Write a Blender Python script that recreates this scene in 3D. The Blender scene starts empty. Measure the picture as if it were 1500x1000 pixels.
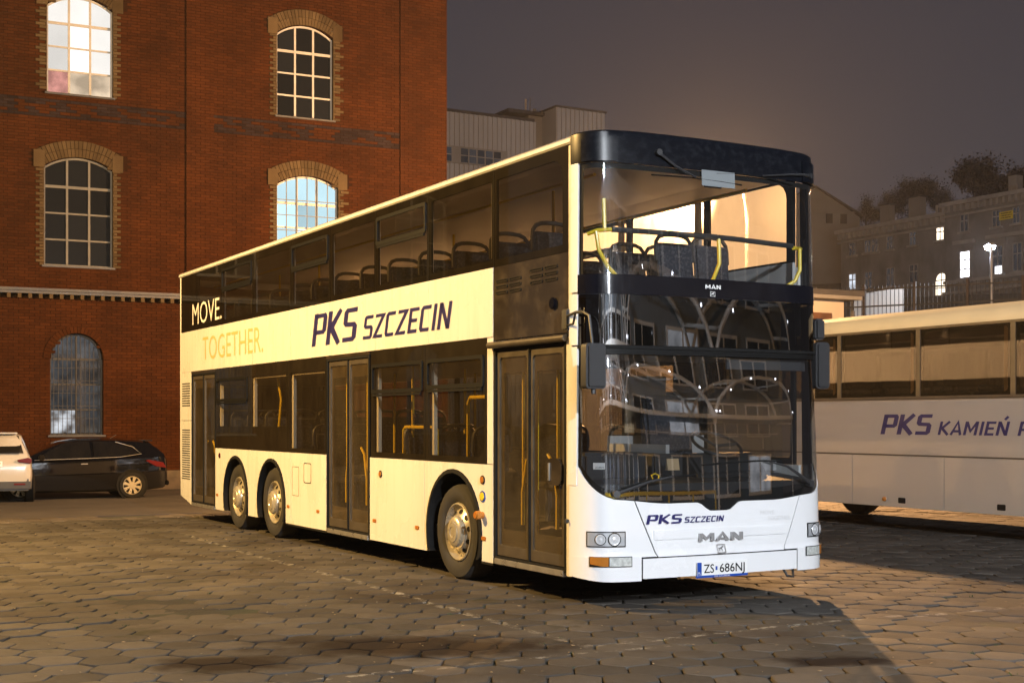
import bpy, bmesh, math, random, bisect
import numpy as np
from mathutils import Vector, Matrix
random.seed(7); np.random.seed(7)
sc = bpy.context.scene
COL = sc.collection
R = math.radians

# ------------------------------------------------------------------ camera
cd = bpy.data.cameras.new('camera'); cam = bpy.data.objects.new('camera', cd); COL.objects.link(cam)
cam.location = (0, 0, 1.6); cam.rotation_euler = (R(90), 0, 0)
cd.sensor_width = 36; cd.lens = 36*1980/1500; cd.shift_y = 116/1500
cd.clip_start = 0.1; cd.clip_end = 2000
sc.camera = cam

# ------------------------------------------------------------------ night sky
w = bpy.data.worlds.new('World'); sc.world = w; w.use_nodes = True
nt = w.node_tree; nt.nodes.clear()
o_ = nt.nodes.new('ShaderNodeOutputWorld'); bg = nt.nodes.new('ShaderNodeBackground')
tc = nt.nodes.new('ShaderNodeTexCoord'); sp = nt.nodes.new('ShaderNodeSeparateXYZ')
cr = nt.nodes.new('ShaderNodeValToRGB')
nt.links.new(tc.outputs['Generated'], sp.inputs[0]); nt.links.new(sp.outputs['Z'], cr.inputs[0])
nt.links.new(cr.outputs[0], bg.inputs[0]); nt.links.new(bg.outputs[0], o_.inputs[0])
cr.color_ramp.elements[0].position = 0.0; cr.color_ramp.elements[0].color = (.068, .057, .059, 1)
cr.color_ramp.elements[1].position = 0.30; cr.color_ramp.elements[1].color = (.045, .041, .050, 1)
e = cr.color_ramp.elements.new(0.12); e.color = (.056, .050, .056, 1)
bg.inputs[1].default_value = 1.0

# ------------------------------------------------------------------ lamps (power, colour) used by the street lamp builder
SODIUM = (1.0, .60, .19); SODIUM_B = (1.0, .54, .22); COOL = (.89, .94, 1.0)
P_LEFT = 14500; P_BACK = 28000; P_COOL = 16500; P_FAR = 5200

sc.render.engine = 'CYCLES'
c = sc.cycles
c.use_denoising = True
try: c.denoiser = 'OPENIMAGEDENOISE'
except Exception: pass
c.max_bounces = 8; c.diffuse_bounces = 3; c.glossy_bounces = 4; c.transmission_bounces = 6; c.transparent_max_bounces = 20
c.caustics_reflective = False; c.caustics_refractive = False; c.sample_clamp_indirect = 6
vs = sc.view_settings; vs.view_transform = 'Standard'; vs.look = 'None'; vs.exposure = 0; vs.gamma = 1; vs.use_curve_mapping = False

# ------------------------------------------------------------------ helpers
def new_mesh(name, verts, faces, smooth=False):
    me = bpy.data.meshes.new(name); me.from_pydata([tuple(v) for v in verts], [], faces)
    if smooth: me.polygons.foreach_set('use_smooth', [True]*len(me.polygons))
    me.update(); return me
def link(name, me, m=None, parent=None, loc=None, kind=None):
    o = bpy.data.objects.new(name, me); COL.objects.link(o)
    if m is not None and me is not None and not me.materials: me.materials.append(m)
    if parent is not None:
        o.parent = parent
        off = parent.get('_off') if False else OFFS.get(parent.name)
        o.location = off if (off is not None and loc is None) else (loc or (0, 0, 0))
    elif loc: o.location = loc
    if kind: o['kind'] = kind
    return o
OFFS = {}
class MB:
    """collects shapes into one mesh"""
    def __init__(s): s.v = []; s.f = []
    def add(s, v, f):
        n = len(s.v); s.v += [tuple(p) for p in v]; s.f += [tuple(i+n for i in q) for q in f]; return s
    def box(s, x0, x1, y0, y1, z0, z1):
        v = [(x, y, z) for x in (x0, x1) for y in (y0, y1) for z in (z0, z1)]
        return s.add(v, [(0, 1, 3, 2), (4, 6, 7, 5), (0, 4, 5, 1), (2, 3, 7, 6), (0, 2, 6, 4), (1, 5, 7, 3)])
    def tube(s, pts, r, n=8, cap=True, r2=None):
        pts = [Vector(p) for p in pts]; ring = []; up = None
        for i, p in enumerate(pts):
            d = (pts[min(i+1, len(pts)-1)]-pts[max(i-1, 0)]).normalized()
            if up is None: up = Vector((0, 0, 1)) if abs(d.z) < .9 else Vector((1, 0, 0))
            a = d.cross(up).normalized(); b = a.cross(d).normalized(); up = b
            rr = r if r2 is None else r+(r2-r)*i/(len(pts)-1)
            ring.append([p+a*rr*math.cos(2*math.pi*k/n)+b*rr*math.sin(2*math.pi*k/n) for k in range(n)])
        v = [q for g in ring for q in g]; f = []
        for i in range(len(pts)-1):
            for k in range(n):
                k2 = (k+1) % n; f.append((i*n+k, i*n+k2, (i+1)*n+k2, (i+1)*n+k))
        if cap: f.append(tuple(range(n))[::-1]); f.append(tuple((len(pts)-1)*n+k for k in range(n)))
        return s.add(v, f)
    def lathe(s, prof, c=(0, 0, 0), n=24, axis='y'):
        v = []; f = []
        for (r, h) in prof:
            for k in range(n):
                a = 2*math.pi*k/n; x, z = r*math.cos(a), r*math.sin(a)
                v.append((c[0]+x, c[1]+h, c[2]+z) if axis == 'y' else (c[0]+x, c[1]+z, c[2]+h) if axis == 'z' else (c[0]+h, c[1]+x, c[2]+z))
        for i in range(len(prof)-1):
            for k in range(n):
                k2 = (k+1) % n; f.append((i*n+k, i*n+k2, (i+1)*n+k2, (i+1)*n+k))
        return s.add(v, f)
    def disc(s, c, r, n=16, axis='y'):
        v = []
        for k in range(n):
            a = 2*math.pi*k/n; x, z = r*math.cos(a), r*math.sin(a)
            v.append((c[0]+x, c[1], c[2]+z) if axis == 'y' else (c[0]+x, c[1]+z, c[2]))
        return s.add(v, [tuple(range(n))])
    def prism(s, poly, y0, y1):
        """polygon of (x, z), extruded from y0 to y1"""
        n = len(poly); v = [(x, y0, z) for x, z in poly]+[(x, y1, z) for x, z in poly]
        f = [tuple(range(n)), tuple(range(2*n-1, n-1, -1))]+[(i, (i+1) % n, n+(i+1) % n, n+i) for i in range(n)]
        return s.add(v, f)
    def slab(s, poly, z0, z1):
        n = len(poly); v = [(x, y, z0) for x, y in poly]+[(x, y, z1) for x, y in poly]
        f = [tuple(range(n))[::-1], tuple(range(n, 2*n))]+[(i, (i+1) % n, n+(i+1) % n, n+i) for i in range(n)]
        return s.add(v, f)
    def ring(s, outer, inner, y0, y1):
        """frame between two loops of equal length of (x, z)"""
        n = len(outer)
        v = [(x, y0, z) for x, z in outer]+[(x, y0, z) for x, z in inner]+[(x, y1, z) for x, z in outer]+[(x, y1, z) for x, z in inner]
        f = []
        for i in range(n):
            j = (i+1) % n
            f += [(i, j, n+j, n+i), (2*n+i, 3*n+i, 3*n+j, 2*n+j), (i, 2*n+i, 2*n+j, j), (n+i, n+j, 3*n+j, 3*n+i)]
        return s.add(v, f)
    def xf(s, fn): s.v = [tuple(fn(*p)) for p in s.v]; return s
    def build(s, name, m=None, parent=None, smooth=False, bevel=0, loc=None, kind=None, fix=True):
        me = new_mesh(name, s.v, s.f)
        if fix or bevel:
            bm = bmesh.new(); bm.from_mesh(me); bmesh.ops.recalc_face_normals(bm, faces=bm.faces)
            if bevel:
                ed = [e for e in bm.edges if len(e.link_faces) == 2 and e.calc_face_angle(0) > .5]
                if ed: bmesh.ops.bevel(bm, geom=ed, offset=bevel, segments=2, affect='EDGES', clamp_overlap=True)
            bm.to_mesh(me); bm.free()
        if smooth:
            me.polygons.foreach_set('use_smooth', [True]*len(me.polygons))
            try: me.set_sharp_from_angle(angle=R(38))
            except Exception: pass
        return link(name, me, m, parent, loc, kind)
def rrect(x0, x1, z0, z1, r, n=4, corners=(1, 1, 1, 1)):
    """rounded rectangle loop, corners (x0z0, x1z0, x1z1, x0z1); the same number of points whatever the radius"""
    out = []
    for ci, (cx, cz, a0) in enumerate(((x0, z0, 180), (x1, z0, 270), (x1, z1, 0), (x0, z1, 90))):
        rr = r if corners[ci] else .001
        sx = 1 if cx == x0 else -1; sz = 1 if cz == z0 else -1
        for k in range(n+1):
            a = R(a0+90*k/n); out.append((cx+sx*rr+rr*math.cos(a), cz+sz*rr+rr*math.sin(a)))
    return out
def tag(o, label, cat, group=None, kind=None):
    o['label'] = label; o['category'] = cat
    if group: o['group'] = group
    if kind: o['kind'] = kind
    return o
def thing(name, label, cat, loc=(0, 0, 0), rz=0, group=None, off=None):
    o = bpy.data.objects.new(name, None); COL.objects.link(o); o.location = loc; o.rotation_euler = (0, 0, rz)
    o.empty_display_size = .3
    if off: OFFS[o.name] = off
    return tag(o, label, cat, group)
def grp(name, parent, loc=None):
    o = bpy.data.objects.new(name, None); COL.objects.link(o); o.parent = parent
    o.location = loc if loc is not None else (OFFS.get(parent.name) or (0, 0, 0)); o.empty_display_size = .1
    return o
def copy_tree(o, parent=None):
    c_ = o.copy(); COL.objects.link(c_); c_.parent = parent
    for ch in list(o.children): copy_tree(ch, c_)
    return c_

# ------------------------------------------------------------------ materials
def mat(name, col, rough=.5, metal=0, var=0, vscale=4, bump=0, bscale=60, spec=.5, coat=0, dirt=None, dscale=(1, 1, 1), island=0, objrand=0):
    m = bpy.data.materials.new(name); m.use_nodes = True; n = m.node_tree; b = n.nodes['Principled BSDF']
    b.inputs['Roughness'].default_value = rough; b.inputs['Metallic'].default_value = metal
    b.inputs['Specular IOR Level'].default_value = spec
    if coat: b.inputs['Coat Weight'].default_value = coat; b.inputs['Coat Roughness'].default_value = .04
    L = n.links.new
    cur = n.nodes.new('ShaderNodeRGB'); cur.outputs[0].default_value = (*col, 1); cur = cur.outputs[0]
    geo = n.nodes.new('ShaderNodeTexCoord')
    def mul(cur, fac_socket, lo, hi):
        mr = n.nodes.new('ShaderNodeMapRange'); mr.inputs['To Min'].default_value = lo; mr.inputs['To Max'].default_value = hi
        mr.inputs['From Min'].default_value = .3 if fac_socket.node.type == 'TEX_NOISE' else 0; mr.inputs['From Max'].default_value = .7 if fac_socket.node.type == 'TEX_NOISE' else 1
        L(fac_socket, mr.inputs['Value'])
        hv = n.nodes.new('ShaderNodeMix'); hv.data_type = 'RGBA'; hv.blend_type = 'MULTIPLY'; hv.inputs['Factor'].default_value = 1
        L(cur, hv.inputs['A']); L(mr.outputs[0], hv.inputs['B']); return hv.outputs['Result']
    if var:
        t = n.nodes.new('ShaderNodeTexNoise'); t.inputs['Scale'].default_value = vscale; t.inputs['Detail'].default_value = 6
        L(geo.outputs['Object'], t.inputs['Vector']); cur = mul(cur, t.outputs['Fac'], 1-var, 1+var)
        ra = n.nodes.new('ShaderNodeMapRange'); ra.inputs['To Min'].default_value = max(.02, rough-.12); ra.inputs['To Max'].default_value = min(1, rough+.12)
        L(t.outputs['Fac'], ra.inputs['Value']); L(ra.outputs[0], b.inputs['Roughness'])
    if island:
        g = n.nodes.new('ShaderNodeNewGeometry'); cur = mul(cur, g.outputs['Random Per Island'], 1-island, 1+island)
    if objrand:
        g = n.nodes.new('ShaderNodeObjectInfo'); cur = mul(cur, g.outputs['Random'], 1-objrand, 1+objrand)
    if dirt:  # (colour, amount) streaks or blotches
        mp = n.nodes.new('ShaderNodeMapping'); mp.inputs['Scale'].default_value = dscale; L(geo.outputs['Object'], mp.inputs[0])
        t = n.nodes.new('ShaderNodeTexNoise'); t.inputs['Scale'].default_value = 1; t.inputs['Detail'].default_value = 7; t.inputs['Roughness'].default_value = .65
        L(mp.outputs[0], t.inputs['Vector'])
        mr = n.nodes.new('ShaderNodeMapRange'); mr.inputs['From Min'].default_value = .48; mr.inputs['From Max'].default_value = .72; mr.inputs['To Max'].default_value = dirt[1]
        L(t.outputs['Fac'], mr.inputs['Value'])
        mx = n.nodes.new('ShaderNodeMix'); mx.data_type = 'RGBA'; L(mr.outputs[0], mx.inputs['Factor']); L(cur, mx.inputs['A']); mx.inputs['B'].default_value = (*dirt[0], 1); cur = mx.outputs['Result']
    if bump:
        t = n.nodes.new('ShaderNodeTexNoise'); t.inputs['Scale'].default_value = bscale; t.inputs['Detail'].default_value = 5
        L(geo.outputs['Object'], t.inputs['Vector'])
        bp = n.nodes.new('ShaderNodeBump'); bp.inputs['Strength'].default_value = bump; bp.inputs['Distance'].default_value = .01
        L(t.outputs['Fac'], bp.inputs['Height']); L(bp.outputs[0], b.inputs['Normal'])
    L(cur, b.inputs['Base Color'])
    return m
def glass(name, tint, refl=.06, dirt=.03, dirtcol=(.5, .47, .42), scatter=0, srough=.35, film=0, wavy=0):
    """a thin pane: clear part, mirror part, dust film, and misted (scattering) part"""
    m = bpy.data.materials.new(name); m.use_nodes = True; n = m.node_tree; n.nodes.clear(); L = n.links.new
    out = n.nodes.new('ShaderNodeOutputMaterial'); tr = n.nodes.new('ShaderNodeBsdfTransparent'); tr.inputs[0].default_value = (*tint, 1)
    cur = tr.outputs[0]; geo = n.nodes.new('ShaderNodeTexCoord')
    tx = n.nodes.new('ShaderNodeTexNoise'); tx.inputs['Scale'].default_value = 3; tx.inputs['Detail'].default_value = 8; tx.inputs['Roughness'].default_value = .7
    mp = n.nodes.new('ShaderNodeMapping'); mp.inputs['Scale'].default_value = (1.2, 1.2, .45); L(geo.outputs['Object'], mp.inputs[0]); L(mp.outputs[0], tx.inputs['Vector'])
    def mix(a, b, f):
        x = n.nodes.new('ShaderNodeMixShader'); L(a, x.inputs[1]); L(b, x.inputs[2])
        if isinstance(f, (int, float)): x.inputs[0].default_value = f
        else: L(f, x.inputs[0])
        return x.outputs[0]
    def rng(lo, hi, a=.3, b=.7):
        mr = n.nodes.new('ShaderNodeMapRange'); mr.inputs['From Min'].default_value = a; mr.inputs['From Max'].default_value = b
        mr.inputs['To Min'].default_value = lo; mr.inputs['To Max'].default_value = hi; L(tx.outputs['Fac'], mr.inputs['Value']); return mr.outputs[0]
    if scatter:
        rf = n.nodes.new('ShaderNodeBsdfRefraction'); rf.inputs['IOR'].default_value = 1.04; rf.inputs['Roughness'].default_value = srough; rf.inputs[0].default_value = (*tint, 1)
        cur = mix(cur, rf.outputs[0], scatter)
    if film:
        tl = n.nodes.new('ShaderNodeBsdfTranslucent'); tl.inputs[0].default_value = (.9, .88, .84, 1); cur = mix(cur, tl.outputs[0], rng(film*.86, film*1.05))
    if dirt:
        df = n.nodes.new('ShaderNodeBsdfDiffuse'); df.inputs[0].default_value = (*dirtcol, 1); cur = mix(cur, df.outputs[0], rng(dirt*.45, dirt*1.6))
    lw = n.nodes.new('ShaderNodeLayerWeight'); lw.inputs[0].default_value = .5
    pw = n.nodes.new('ShaderNodeMath'); pw.operation = 'POWER'; pw.inputs[1].default_value = 4; L(lw.outputs['Facing'], pw.inputs[0])
    ma = n.nodes.new('ShaderNodeMath'); ma.operation = 'MULTIPLY_ADD'; ma.inputs[1].default_value = .85; ma.inputs[2].default_value = refl; L(pw.outputs[0], ma.inputs[0])
    gl = n.nodes.new('ShaderNodeBsdfGlossy'); gl.inputs['Roughness'].default_value = .015
    if wavy:
        t2 = n.nodes.new('ShaderNodeTexNoise'); t2.inputs['Scale'].default_value = 1.3; t2.inputs['Detail'].default_value = 1; L(geo.outputs['Object'], t2.inputs['Vector'])
        bp = n.nodes.new('ShaderNodeBump'); bp.inputs['Strength'].default_value = wavy; bp.inputs['Distance'].default_value = .05; L(t2.outputs['Fac'], bp.inputs['Height']); L(bp.outputs[0], gl.inputs['Normal'])
    L(mix(cur, gl.outputs[0], ma.outputs[0]), out.inputs[0])
    return m
def emit(name, col, st, noise=0, nscale=2, objrand=0, base=None):
    m = bpy.data.materials.new(name); m.use_nodes = True; n = m.node_tree; n.nodes.clear(); L = n.links.new
    out = n.nodes.new('ShaderNodeOutputMaterial'); em = n.nodes.new('ShaderNodeEmission'); em.inputs[0].default_value = (*col, 1); em.inputs[1].default_value = st
    val = None
    if noise:
        t = n.nodes.new('ShaderNodeTexNoise'); t.inputs['Scale'].default_value = nscale; t.inputs['Detail'].default_value = 3
        g = n.nodes.new('ShaderNodeTexCoord'); L(g.outputs['Object'], t.inputs['Vector'])
        mr = n.nodes.new('ShaderNodeMapRange'); mr.inputs['From Min'].default_value = .32; mr.inputs['From Max'].default_value = .68
        mr.inputs['To Min'].default_value = st*(1-noise); mr.inputs['To Max'].default_value = st*(1+noise); L(t.outputs['Fac'], mr.inputs['Value']); val = mr.outputs[0]
    if objrand:
        oi = n.nodes.new('ShaderNodeObjectInfo'); mr = n.nodes.new('ShaderNodeMapRange'); mr.inputs['To Min'].default_value = 1-objrand; mr.inputs['To Max'].default_value = 1+objrand; L(oi.outputs['Random'], mr.inputs['Value'])
        mm = n.nodes.new('ShaderNodeMath'); mm.operation = 'MULTIPLY'; L(mr.outputs[0], mm.inputs[0])
        if val is None: mm.inputs[1].default_value = st
        else: L(val, mm.inputs[1])
        val = mm.outputs[0]
    if val is not None: L(val, em.inputs[1])
    gl = n.nodes.new('ShaderNodeBsdfGlossy'); gl.inputs['Roughness'].default_value = .05; gl.inputs[0].default_value = (.06, .06, .06, 1)
    ad = n.nodes.new('ShaderNodeAddShader'); L(em.outputs[0], ad.inputs[0]); L(gl.outputs[0], ad.inputs[1]); L(ad.outputs[0], out.inputs[0])
    return m
M = {}
M['white'] = mat('bus_white_paint', (.80, .80, .78), .28, coat=.6, var=.03, vscale=1.5, dirt=((.42, .35, .25), .22), dscale=(9, 9, .7), bump=.10, bscale=2.2)
M['whitef'] = mat('bus_front_paint', (.80, .81, .83), .25, coat=.8, var=.02, vscale=2, dirt=((.5, .47, .42), .10), dscale=(3, 3, 2))
M['black'] = mat('gloss_black', (.006, .006, .009), .12, spec=.3, var=.2, vscale=3)
M['cap'] = mat('worn_black_cap', (.004, .005, .008), .32, spec=.22, dirt=((.14, .15, .17), .07), dscale=(14, 14, 20))
M['dpanel'] = mat('tinted_panel', (.035, .028, .02), .10, coat=.9, var=.25, vscale=2, dirt=((.16, .13, .09), .4), dscale=(3, 3, 3))
M['rubber'] = mat('rubber', (.009, .009, .009), .8, var=.3, vscale=12, spec=.2)
M['tyre'] = mat('tyre_rubber', (.028, .026, .024), .85, var=.25, vscale=9, bump=.3, bscale=90)
M['plastic'] = mat('dark_plastic', (.03, .03, .032), .5, bump=.15, bscale=200)
M['alu'] = mat('door_aluminium', (.095, .08, .062), .42, metal=.35, var=.15, vscale=6)
M['alub'] = mat('bright_aluminium', (.55, .54, .52), .3, metal=.8, var=.15, vscale=8)
M['grey'] = mat('interior_grey', (.42, .42, .42), .6, var=.08)
M['greyd'] = mat('interior_dark', (.07, .07, .075), .6, var=.15)
M['ceil'] = mat('interior_ceiling', (.40, .38, .35), .5, var=.1, vscale=2)
M['yellow'] = mat('yellow_rail', (.80, .58, .03), .3)
M['fabric'] = mat('seat_fabric', (.022, .025, .036), .9, dirt=((.13, .13, .15), .7), dscale=(38, 38, 38))
M['chrome'] = mat('chrome', (.55, .55, .56), .18, metal=.6)
M['shell'] = mat('lamp_shell', (.55, .56, .58), .35, metal=.3)
M['rim'] = mat('wheel_steel', (.66, .60, .46), .30, metal=.6, var=.12, vscale=14, dirt=((.2, .16, .1), .5), dscale=(7, 7, 7))  # golden sodium reflection is put into the steel colour
M['navy'] = mat('navy_lettering', (.022, .020, .115), .4)
M['letw'] = mat('white_lettering', (.8, .8, .78), .4)
M['letg'] = mat('pale_lettering', (.58, .44, .19), .4)
M['letg2'] = mat('faint_lettering', (.62, .62, .62), .4)
M['amber'] = mat('amber_lens', (.42, .15, .02), .2, coat=.5)
M['red'] = mat('red_lens', (.09, .006, .006), .15, coat=.5)
M['lens'] = mat('milky_lens', (.50, .52, .50), .12, coat=1, var=.25, vscale=40)
M['blue'] = mat('plate_blue', (.01, .06, .35), .4)
M['plate'] = mat('plate_white', (.8, .8, .8), .4)
M['ink'] = mat('black_print', (.006, .006, .006), .6, spec=.2)
M['side_glass'] = glass('side_window_glass', (.42, .39, .34), .055, .014, (.55, .45, .30))
M['door_glass'] = glass('door_glass', (.80, .74, .60), .06, .060, (.55, .45, .30), wavy=.12)
M['upper_glass'] = glass('upper_windscreen_glass', (.84, .85, .85), .08, .012)
M['driver_side_glass'] = glass('driver_side_glass', (.34, .32, .28), .05, .03)
M['lower_glass'] = glass('lower_window_glass', (.66, .61, .52), .055, .022, (.55, .45, .30))
M['front_glass'] = glass('windscreen_glass', (.70, .72, .73), .16, .008)
M['disp_glass'] = glass('display_glass', (.05, .055, .06), .12, .004)
M['mist_glass'] = glass('misted_window_glass', (.85, .80, .72), .04, .0, scatter=.42, srough=.9, film=.93)
M['coach_glass'] = glass('coach_window_glass', (.24, .22, .18), .08, .012, (.55, .45, .30), wavy=.02)
M['car_glass'] = glass('car_window_glass', (.12, .12, .12), .10, .01)
M['curtain'] = mat('tan_panel', (.45, .32, .18), .7, var=.15)

# ------------------------------------------------------------------ writing
def text_geo(body, w_, h_, shear=0, weight=0, capref='H'):
    cu = bpy.data.curves.new('t', 'FONT'); cu.body = body; cu.size = 1; cu.shear = shear; cu.offset = weight; cu.resolution_u = 3
    ob = bpy.data.objects.new('t', cu); COL.objects.link(ob)
    bpy.context.view_layer.update(); dg = bpy.context.evaluated_depsgraph_get()
    me = bpy.data.meshes.new_from_object(ob.evaluated_get(dg))
    v = [(p.co.x, p.co.y) for p in me.vertices]; f = [tuple(q.vertices) for q in me.polygons]
    bpy.data.objects.remove(ob); bpy.data.curves.remove(cu); bpy.data.meshes.remove(me)
    x0 = min(p[0] for p in v); x1 = max(p[0] for p in v); y1 = .70 if capref else max(p[1] for p in v)
    y1 = max(min(p[1] for p in v)+.01, .729 if capref == 'H' else max(p[1] for p in v))
    return [((p[0]-x0)/(x1-x0)*w_, p[1]/y1*h_) for p in v], f
GL = {  # squared capitals on a unit grid: strokes as centre lines, (width, strokes)
 'P': (.72, [[(.1, 0), (.1, 1)], [(.1, .92), (.62, .92), (.66, .86), (.66, .48), (.6, .42), (.1, .42)]]),
 'K': (.78, [[(.1, 0), (.1, 1)], [(.70, 1), (.22, .5), (.74, 0)]]),
 'S': (.72, [[(.70, .92), (.16, .92), (.1, .86), (.1, .58), (.16, .52), (.58, .50), (.64, .44), (.64, .14), (.58, .08), (.02, .08)]]),
 'Z': (.72, [[(.04, .92), (.64, .92), (.08, .08), (.68, .08)]]),
 'C': (.70, [[(.68, .92), (.16, .92), (.1, .84), (.1, .16), (.16, .08), (.66, .08)]]),
 'E': (.66, [[(.66, .92), (.1, .92), (.1, .08), (.64, .08)], [(.1, .5), (.58, .5)]]),
 'I': (.24, [[(.12, 0), (.12, 1)]]),
 'N': (.80, [[(.1, 0), (.1, 1)], [(.12, .96), (.66, .04)], [(.68, 0), (.68, 1)]]),
 'A': (.80, [[(.04, 0), (.40, .97), (.74, 0)], [(.2, .28), (.6, .28)]]),
 'M': (.98, [[(.1, 0), (.1, 1)], [(.12, .97), (.48, .3), (.84, .97)], [(.86, 0), (.86, 1)]]),
 'Ń': (.80, [[(.1, 0), (.1, 1)], [(.12, .96), (.66, .04)], [(.68, 0), (.68, 1)], [(.40, 1.12), (.58, 1.36)]]),
 'O': (.76, [[(.16, .08), (.1, .16), (.1, .84), (.16, .92), (.6, .92), (.66, .84), (.66, .16), (.6, .08), (.16, .08)]]),
 'R': (.76, [[(.1, 0), (.1, 1)], [(.1, .92), (.62, .92), (.66, .86), (.66, .52), (.6, .46), (.1, .46)], [(.36, .44), (.68, 0)]]),
}
def glyph_geo(word, w_, h_, shear=.28, wv=.2, wh=.13):
    """bold italic squared letters scaled to w_ by h_; stems are wider than bars"""
    V = []; Fc = []; x = 0
    for ch in word:
        if ch == ' ': x += .5; continue
        gw, st = GL[ch]
        for line in st:
            pts = [Vector((px, py)) for px, py in line]; n = len(pts); Ls = []; Rs = []
            for i, p in enumerate(pts):
                d0 = (pts[i]-pts[i-1]).normalized() if i else None; d1 = (pts[i+1]-pts[i]).normalized() if i < n-1 else None
                d0 = d0 or d1; d1 = d1 or d0
                n0 = Vector((-d0.y, d0.x)); n1 = Vector((-d1.y, d1.x)); m_ = (n0+n1)
                if m_.length < .2: m_ = n0
                m_.normalize(); k = 1/max(.55, m_.dot(n0))
                o2 = Vector((m_.x*wv/2*k, m_.y*wh/2*k)); Ls.append(p+o2); Rs.append(p-o2)
            b = len(V)
            for q in Ls+Rs: V.append((x+q.x, q.y))
            for i in range(n-1): Fc.append((b+i, b+n+i, b+n+i+1, b+i+1))
        x += gw+.14
    x -= .14
    V = [((p[0])/x*w_+p[1]*shear*h_, p[1]*h_) for p in V]
    return V, Fc
def decal(geo, fn, name, m, parent):
    """flat print: geometry in (x, y) placed on a surface by fn(x, y)"""
    V, Fc = geo; return MB().add([fn(*p) for p in V], Fc).build(name, m, parent, fix=False)

# ------------------------------------------------------------------ frames of the place
AB = R(28.9); FW = Vector((math.sin(AB), -math.cos(AB), 0)); AC = Vector((math.cos(AB), math.sin(AB), 0))   # bus forward, bus across
RZB = math.atan2(FW.y, FW.x)
WD = Vector((.9013, .4332, 0)); RZW = math.atan2(WD.y, WD.x)                                             # along the brick wall

# ------------------------------------------------------------------ ground
EDGE = Vector((-6.8, 23.0, 0)); EN = Vector((-WD.y, WD.x, 0))
def soil_mat():
    m = mat('joint_soil', (.007, .0055, .004), .95, var=.5, vscale=3, bump=.8, bscale=40, dirt=((.022, .035, .012), .8), dscale=(.7, .7, 1)); return m
M['soil'] = soil_mat()
mb = MB(); P4 = [EDGE+WD*s for s in (-40, 60)]
mb.add([P4[0]-EN*60+Vector((0, 0, -.018)), P4[1]-EN*60+Vector((0, 0, -.018)), P4[1]+Vector((0, 0, -.018)), P4[0]+Vector((0, 0, -.018))], [(0, 1, 2, 3)])
o = mb.build('ground', M['soil']); o['kind'] = 'structure'
M['asphalt'] = mat('asphalt', (.026, .022, .020), .85, var=.35, vscale=1.2, bump=.5, bscale=120, dirt=((.045, .036, .028), .5), dscale=(.5, .5, 1))
mb = MB(); rows = [(0, -.012), (1.5, -.05), (5, -.19), (8, -.25), (12, -.26), (400, -.26)]
v = []
for d, z in rows:
    for s in (-300, 0, 300): p = EDGE+WD*s+EN*d; v.append((p.x, p.y, z))
mb.add(v, [(i*3+j, i*3+j+1, i*3+j+4, i*3+j+3) for i in range(len(rows)-1) for j in range(2)])
o = mb.build('road', M['asphalt'], smooth=False); o['kind'] = 'structure'
mb = MB(); mb.add([(-300, -200, -.03), (300, -200, -.03), (300, -6, -.03), (-300, -6, -.03)], [(0, 1, 2, 3)])
o = mb.build('yard_asphalt', M['asphalt']); o['kind'] = 'structure'

# stones: worn hexagons; paint lines and stains lie on them by place
m = bpy.data.materials.new('concrete_paver'); m.use_nodes = True; n = m.node_tree; b = n.nodes['Principled BSDF']; L = n.links.new
g = n.nodes.new('ShaderNodeNewGeometry'); oi = n.nodes.new('ShaderNodeObjectInfo')
def noise(scale, detail=6, vec=None, rough=.6):
    t = n.nodes.new('ShaderNodeTexNoise'); t.inputs['Scale'].default_value = scale; t.inputs['Detail'].default_value = detail; t.inputs['Roughness'].default_value = rough
    L(vec or g.outputs['Position'], t.inputs['Vector']); return t.outputs['Fac']
def mrange(s, a, b_, lo, hi):
    r = n.nodes.new('ShaderNodeMapRange'); r.inputs['From Min'].default_value = a; r.inputs['From Max'].default_value = b_; r.inputs['To Min'].default_value = lo; r.inputs['To Max'].default_value = hi; L(s, r.inputs['Value']); return r.outputs[0]
def mth(op, a, b_=None):
    q = n.nodes.new('ShaderNodeMath'); q.operation = op
    for i, s in enumerate((a, b_)):
        if s is None: continue
        if isinstance(s, (int, float)): q.inputs[i].default_value = s
        else: L(s, q.inputs[i])
    return q.outputs[0]
def mixc(f, a, b_, bt='MIX'):
    q = n.nodes.new('ShaderNodeMix'); q.data_type = 'RGBA'; q.blend_type = bt
    if isinstance(f, (int, float)): q.inputs['Factor'].default_value = f
    else: L(f, q.inputs['Factor'])
    for nm, s in (('A', a), ('B', b_)):
        if isinstance(s, tuple): q.inputs[nm].default_value = (*s, 1)
        else: L(s, q.inputs[nm])
    return q.outputs['Result']
at = n.nodes.new('ShaderNodeAttribute'); at.attribute_name = 'tone'; at.attribute_type = 'GEOMETRY'
tone = mrange(at.outputs['Fac'], 0, 1, .72, 1.25)
colr = mixc(noise(9), (.058, .050, .043), (.090, .081, .071))
colr = mixc(1.0, colr, tone, 'MULTIPLY')
colr = mixc(mrange(noise(.55, 5), .50, .66, 0, .5), colr, (.027, .018, .012))                       # brown soil trodden in
colr = mixc(mrange(noise(1.3, 7), .60, .70, 0, .6), colr, (.017, .020, .009))                        # moss
colr = mixc(mrange(noise(60, 3), .62, .75, 0, .5), colr, (.05, .045, .04))                             # pits
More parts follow.
